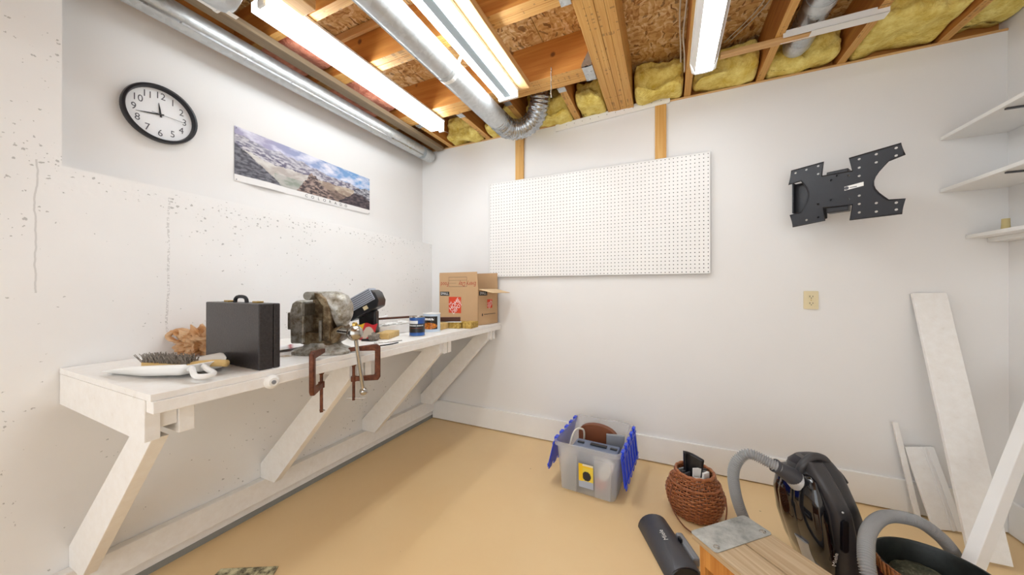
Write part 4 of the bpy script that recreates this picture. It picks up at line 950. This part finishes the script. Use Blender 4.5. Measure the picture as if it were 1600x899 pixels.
obj('basket_base', MB().lathe([(.001, .001), (.105, .001), (.105, .006), (.001, .006)], caps=False), M['wicker'], bk, local=True)
obj('rim', MB().tube([(br_(.218) * cos(2 * pi * i / 60), br_(.218) * sin(2 * pi * i / 60), .22 + .002 * sin(i * 1.5)) for i in range(60)], .0085, 8, closed=True), M['wicker'], bk, smooth='full', local=True)
obj('band', MB().tube([((br_(.165) + .007) * cos(2 * pi * i / 60), (br_(.165) + .007) * sin(2 * pi * i / 60), .168) for i in range(60)], .005, 6, closed=True), M['wicker'], bk, smooth='full', local=True)
Rk = Matrix.Rotation(YAW, 4, 'Z')
hpts = [Rk @ Vector(p) for p in ((-.142, -.04, .17), (-.165, -.07, .09), (-.13, -.15, .02), (-.05, -.21, .006), (.03, -.19, .02), (.075, -.155, .09), (.09, -.125, .15))]
obj('wire_handle', MB().tube(spline(hpts, 8), .0035, 8), M['leather'], bk, smooth='full', local=True)
Kb = lambda x, y, z: MW[bk] @ (Rk @ Vector((x, y, z)))
pchm = MB()
def pcf(u, v): return tuple(Kb(-.045 + .055 * u + .028 * v * (u - .2), .0 + .012 * sin(u * 5) - .025 * u, .15 + .175 * v - .03 * u * v))
pchm.grid(pcf, 12, 14)
o = obj('black_pouch', pchm, M['black'], smooth='full'); o.modifiers.new('s', 'SOLIDIFY').thickness = .014; tag(o, 'shiny black pouch sticking up out of the wicker basket', 'pouch')
for i, (x, y, rz, h, w, lb) in enumerate(((.0, -.03, .1, .25, .05, 'tall white paper sheaf in the wicker basket'), (-.02, -.062, -.2, .215, .06, 'low white folded paper at the basket rim'), (.035, -.045, .4, .235, .04, 'white card leaning to the right in the basket'))):
    o = obj('folded_paper', MB().box(-w / 2, w / 2, -.006, .006, .01, h, MW[bk] @ Rk @ Matrix.Translation((x, y, 0)) @ Matrix.Rotation(rz, 4, 'Z')), M['paper']); tag(o, lb, 'paper', 'papers in the basket')
g = 'grey booklets in the basket'
for i, (x, y, rz) in enumerate(((-.052, -.02, .5), (-.05, .03, .3), (-.048, .005, .4), (.05, .0, -.5), (.052, .025, -.4), (.03, .05, -.2))):
    o = obj('booklet', MB().box(-.025, .025, -.004, .004, .012, .222, MW[bk] @ Rk @ Matrix.Translation((x, y, 0)) @ Matrix.Rotation(rz, 4, 'Z')), M['grey'] if i % 2 else M['darkgrey'], bevel=.001); tag(o, ('pale grey' if i % 2 else 'dark grey') + ' thin booklet standing upright in the wicker basket', 'booklet', g)

# ------------------------------------------------------------------ vacuum floor head
vh = thing('floor_nozzle', 'dark grey vacuum floor nozzle lying beside the wooden stool', 'nozzle', (2.125, -.84, 0), radians(-65))
# local x runs along the head length (towards the camera), y across
sec = lambda x, s=1: [(x, .075 * cos(pi * i / 12) * s, .004 + .062 * sin(pi * i / 12) * s) for i in range(13)] + [(x, -.075 * s, .002), (x, .075 * s, .002)]
obj('cover', MB().loft([sec(-.165, .9), sec(-.155), sec(.155), sec(.165, .93)]), M['darkgrey'], vh, smooth=True, local=True)
obj('end_trim', MB().loft([sec(.1655, .9), sec(.169, .85)]), M['black'], vh, smooth=True, local=True)
obj('neck', MB().box(-.06, .10, .065, .10, .004, .045), M['grey'], vh, bevel=.01, local=True)
obj('button', MB().box(-.01, .012, .055, .066, .045, .06), M['black'], vh, local=True)
v, f = text('Miele', .03); obj('lettering', MB().add([(p[0], p[1], 0) for p in v], f, Matrix.Translation((-.01, -.012, .0668)) @ Matrix.Rotation(radians(5), 4, 'X') @ Matrix.Rotation(pi, 4, 'Z')), M['paper'], vh, fixn=False, local=True)

# ------------------------------------------------------------------ step stool
d1 = Vector((.69, -.724, 0)); ZS = .30
cA = Vector((2.209, -1.128, 0)); ang = math.atan2(d1.y, d1.x) + pi / 2
so_ = thing('step_stool', 'small worn wooden step stool with zinc plates', 'stool', tuple(cA), ang)
# local: -y along the length, x across (towards the vacuum)
WW, LL = .275, .42
for i, (x0, x1) in enumerate(((0, WW * .49), (WW * .51, WW))): obj('plank', MB().box(x0, x1, -LL, 0, ZS - .022, ZS), M['stoolwood'], so_, bevel=.003, local=True)
for y in (-.045, -LL + .02): obj('end_board', MB().prism([(.02, 0.001), (.085, .001), (.105, .1), (WW - .105, .1), (WW - .085, .001), (WW - .02, .001), (WW - .012, ZS - .0225), (.012, ZS - .0225)], y, y + .022, YZ), M['stoolside'], so_, bevel=.002, local=True)
for x in (.006, WW - .026): obj('side_rail', MB().box(x, x + .02, -LL + .043, -.046, ZS - .09, ZS - .0225), M['stoolside'], so_, bevel=.002, local=True)
for y0, y1 in ((-.105, .006), (-LL - .006, -LL + .105)):
    p_ = obj('zinc_plate', MB().prism(rrect(-.004, WW + .004, y0, y1, .014), ZS + .0003, ZS + .003), M['plate'], so_, local=True, bevel=.0008)
    yy = y0 + .02 if y0 > -.2 else y1 - .02
    for x in (.022, WW - .022): obj('bolt_head', MB().lathe([(.011, .003), (.0105, .005), (.006, .0062), (.005, .0052)], c=(x, yy, ZS), n=16), M['chrome'], p_, smooth=True, local=True)

# ------------------------------------------------------------------ vacuum cleaner
vc = thing('vacuum_cleaner', 'black canister vacuum cleaner standing on end', 'vacuum cleaner', (2.745, -.68, 0), YAW)
def vsec(z, l, r, dep, n=28, p=2.6, cy=0):
    cx_, hx = (l + r) / 2, (r - l) / 2; out = []
    for i in range(n):
        a = 2 * pi * i / n; c_, s__ = cos(a), sin(a); out.append((cx_ + hx * (abs(c_) ** (2 / p)) * (1 if c_ > 0 else -1), cy + dep * (abs(s__) ** (2 / p)) * (1 if s__ > 0 else -1), z))
    return out
prof = [(.003, -.05, .155, .085), (.03, -.075, .165, .10), (.12, -.105, .150, .112), (.22, -.138, .115, .115), (.32, -.155, .078, .112), (.40, -.150, .045, .10), (.45, -.132, .025, .085), (.485, -.105, .0, .06), (.50, -.085, -.02, .03)]
obj('body', MB().loft([vsec(*q) for q in prof]), M['vacdark'], vc, smooth=True, local=True)
# glossy hood: shifted towards camera and left
hp_ = [(.02, -.075, -.035, .095), (.12, -.118, -.045, .114), (.22, -.149, -.062, .122), (.32, -.163, -.08, .120), (.39, -.155, -.10, .104), (.43, -.140, -.108, .085), (.445, -.128, -.112, .06)]
obj('hood', MB().loft([vsec(z, l, r, d_, p=2.8, cy=-.004) for z, l, r, d_ in hp_]), M['gloss'], vc, smooth='full', local=True, label='glossy black hood')
obj('hood_side', MB().loft([vsec(z, l - .004, l + .05, d_ * .55, p=2.4, cy=.01) for z, l, r, d_ in hp_]), M['gloss'], vc, smooth='full', local=True)
v, f = text('Miele', .024); obj('lettering', MB().add(v, f, Matrix.Translation((-.085, -.1285, .155)) @ Matrix.Rotation(pi / 2, 4, 'X') @ Matrix.Rotation(radians(80), 4, 'Z')), M['paper'], vc, fixn=False, local=True)
obj('side_trim', MB().loft([vsec(z, l, r, .03, p=3, cy=-.03) for z, l, r in ((.02, -.096, -.070), (.08, -.114, -.078), (.15, -.138, -.084), (.165, -.142, -.125))]), M['silver'], vc, smooth=True, local=True)
spn = [(.02, -.045, .06), (.10, -.057, .04), (.22, -.075, .018), (.33, -.092, -.004), (.40, -.112, -.03), (.46, -.125, -.05), (.495, -.118, -.055)]
obj('spine', MB().loft([vsec(z, l, r, d_, p=4, cy=-.012) for (z, l, r), d_ in zip(spn, (.10, .118, .126, .122, .106, .080, .045))]), M['vacspine'], vc, smooth=True, local=True)
obj('carry_handle', MB().tube(spline([(-.135, -.02, .43), (-.125, -.03, .475), (-.085, -.03, .507), (-.04, -.03, .50), (-.01, -.03, .46), (.02, -.03, .41)], 6), .016, 12), M['vacspine'], vc, smooth='full', local=True)
obj('parking_hook', MB().tube(spline([(.045, .03, .435), (.075, .02, .41), (.095, .01, .375)], 5), .010, 8), M['black'], vc, smooth='full', local=True)
obj('pedal', MB().prism(rrect(-.068, -.044, .19, .315, .011), -.1415, -.13, YZ), M['black'], vc, bevel=.003, local=True)
obj('indicator', MB().sphere((-.064, -.137, .345), .004, 10, 8), M['silver'], vc, local=True, smooth='full')
obj('hose_socket', MB().lathe([(.036, 0), (.042, .02), (.03, .05)], M=Matrix.Translation((-.125, -.02, .395)) @ Matrix.Rotation(radians(-62), 4, 'Y'), n=24), M['silver'], vc, smooth=True, local=True)
Vl = lambda x, y, z: MW[vc].inverted() @ Vector((x, y, z))
obj('hose_cuff', MB().lathe([(.026, 0), (.036, .01), (.034, .05), (.027, .10), (.026, .12), (.028, .122), (.028, .126)], M=Matrix.Translation((-.13, -.02, .40)) @ Matrix.Rotation(radians(-58), 4, 'Y'), n=24), M['darkgrey'], vc, smooth=True, local=True)
def ribbed(pts, r, k=60):
    p = spline(pts, k); L = 0; out = [p[0]]; 
    step = .0016; acc = 0
    dense = [p[0]]
    for a, b in zip(p, p[1:]):
        seg = (b - a).length; t = 0
        while acc + seg - t >= step:
            t += step - acc; acc = 0; dense.append(a.lerp(b, t / seg))
        acc += seg - t
    rs = [r - .0034 + .0034 * cos(2 * pi * i * step / .0080) for i in range(len(dense))]
    return MB().tube(dense, rs, 16)
hw1 = MW[vc] @ Vector((-.235, -.02, .465))
hpth = [tuple(hw1 + Vector((.02, .01, -.012))), tuple(hw1), (2.458, -.775, .487), (2.415, -.775, .455), (2.396, -.772, .40), (2.398, -.77, .335), (2.412, -.765, .262), (2.437, -.765, .19), (2.48, -.79, .11), (2.53, -.86, .05), (2.60, -.95, .028), (2.70, -1.04, .06), (2.735, -1.05, .20), (2.744, -1.0, .285), (2.80, -.88, .325), (2.92, -.71, .305), (3.045, -.625, .270), (3.122, -.59, .215), (3.178, -.555, .15), (3.235, -.50, .06), (3.29, -.455, .026)]
obj('hose', ribbed(hpth, .0235, 30), M['hose'], vc, smooth='full', label='grey ribbed suction hose')

# ------------------------------------------------------------------ dark pot
pt = thing('enamel_pot', 'dark red enamel tub with black inside under the vacuum hose', 'tub', (2.975, -.885, 0))
obj('wall', MB().lathe([(.115, .001), (.125, .01), (.152, .235), (.156, .245), (.150, .245), (.146, .235), (.12, .02), (.001, .016)], n=48, caps=False), M['potin'], pt, smooth=True, local=True)
obj('enamel_skin', MB().lathe([(.1165, .002), (.1265, .01), (.1535, .235), (.157, .243)], n=48, caps=False), M['potred'], pt, smooth=True, local=True)
def fillf(u, v): a = u * 2 * pi; rr_ = .138 * v; return (rr_ * cos(a), rr_ * sin(a), .165 + .03 * fb(rr_ * cos(a) * 14, rr_ * sin(a) * 14, 0, 4))
obj('filling', MB().grid(fillf, 48, 14), M['potfill'], pt, smooth='full', local=True, label='mossy grey-green filling')
sp = [(.1565 * cos(a), .1565 * sin(a)) for a in [radians(165 + q * 5) for q in range(16)]]
sm2 = MB()
for (a, b), (c_, d_) in zip(sp, sp[1:]): sm2.add([(a, b, .246), (c_, d_, .246), (c_ * .96, d_ * .96, .20), (a * .96, b * .96, .20)], [(0, 1, 2, 3)])
o = obj('copper_strap', sm2, M['copper'], pt, local=True, smooth='full'); o.modifiers.new('s', 'SOLIDIFY').thickness = .004
bkm = MB(); 
for i in range(14): a = 2 * pi * i / 14; bkm.sphere((-.095 + .016 * cos(a), -.130 - .008, .205 + .016 * sin(a)), .0055, 8, 6)
obj('tassel_ring', bkm, M['potred'], pt, smooth='full', local=True)

# ------------------------------------------------------------------ leaning boards
def lean(name, label, a, b, wdir, w, th, mat, cat='board', bevel=.002):
    """a foot, b head: centre-line points, wdir width direction"""
    a, b = Vector(a), Vector(b); F = frame(a, b - a, wdir); L = (b - a).length
    o = obj(name, MB().box(0, L, -w / 2, w / 2, -th / 2, th / 2, F), M[mat], bevel=bevel); tag(o, label, cat); return o
lean('wide_plank', 'tall wide white painted plank leaning against the back wall', (3.415, -.33, .012), (3.383, -.016, 1.19), (1, 0, 0), .128, .019, 'whitewood')
lean('thin_stick', 'thin white painted stick leaning on the baseboard', (3.322, -.060, .008), (3.248, -.030, .49), (1, 0, 0), .021, .016, 'whitewood')
tmb = thing('moulding_offcut', 'short white grooved moulding board leaning on the baseboard', 'board', (3.41, -.12, 0))
F = frame((3.40, -.115, .006), Vector((3.335, -.035, .375)) - Vector((3.40, -.115, .006)), (1, 0, 0))
obj('board', MB().box(0, .383, -.055, .055, -.007, .007, F), M['whitewood'], tmb, bevel=.002)
for y0, y1 in ((.012, .020), (.030, .055)): obj('bead', MB().box(0, .383, y0, y1, .0072, .012, F).box(0, .383, y0, y1, -.012, -.0072, F), M['white'], tmb, bevel=.001)
lean('leaning_lumber', 'white painted square lumber leaning against the right wall', (3.125, -.69, .022), (3.632, -.233, .802), (-.6, -.3, .55), .053, .040, 'white', 'lumber')
o = obj('mottled_sheet', MB().prism([(.374, -1.762), (.585, -1.650), (.70, -1.80), (.45, -1.92)], ZF, ZF + .003), M['camo']); tag(o, 'mottled beige sheet lying on the floor under the bench edge', 'sheet')
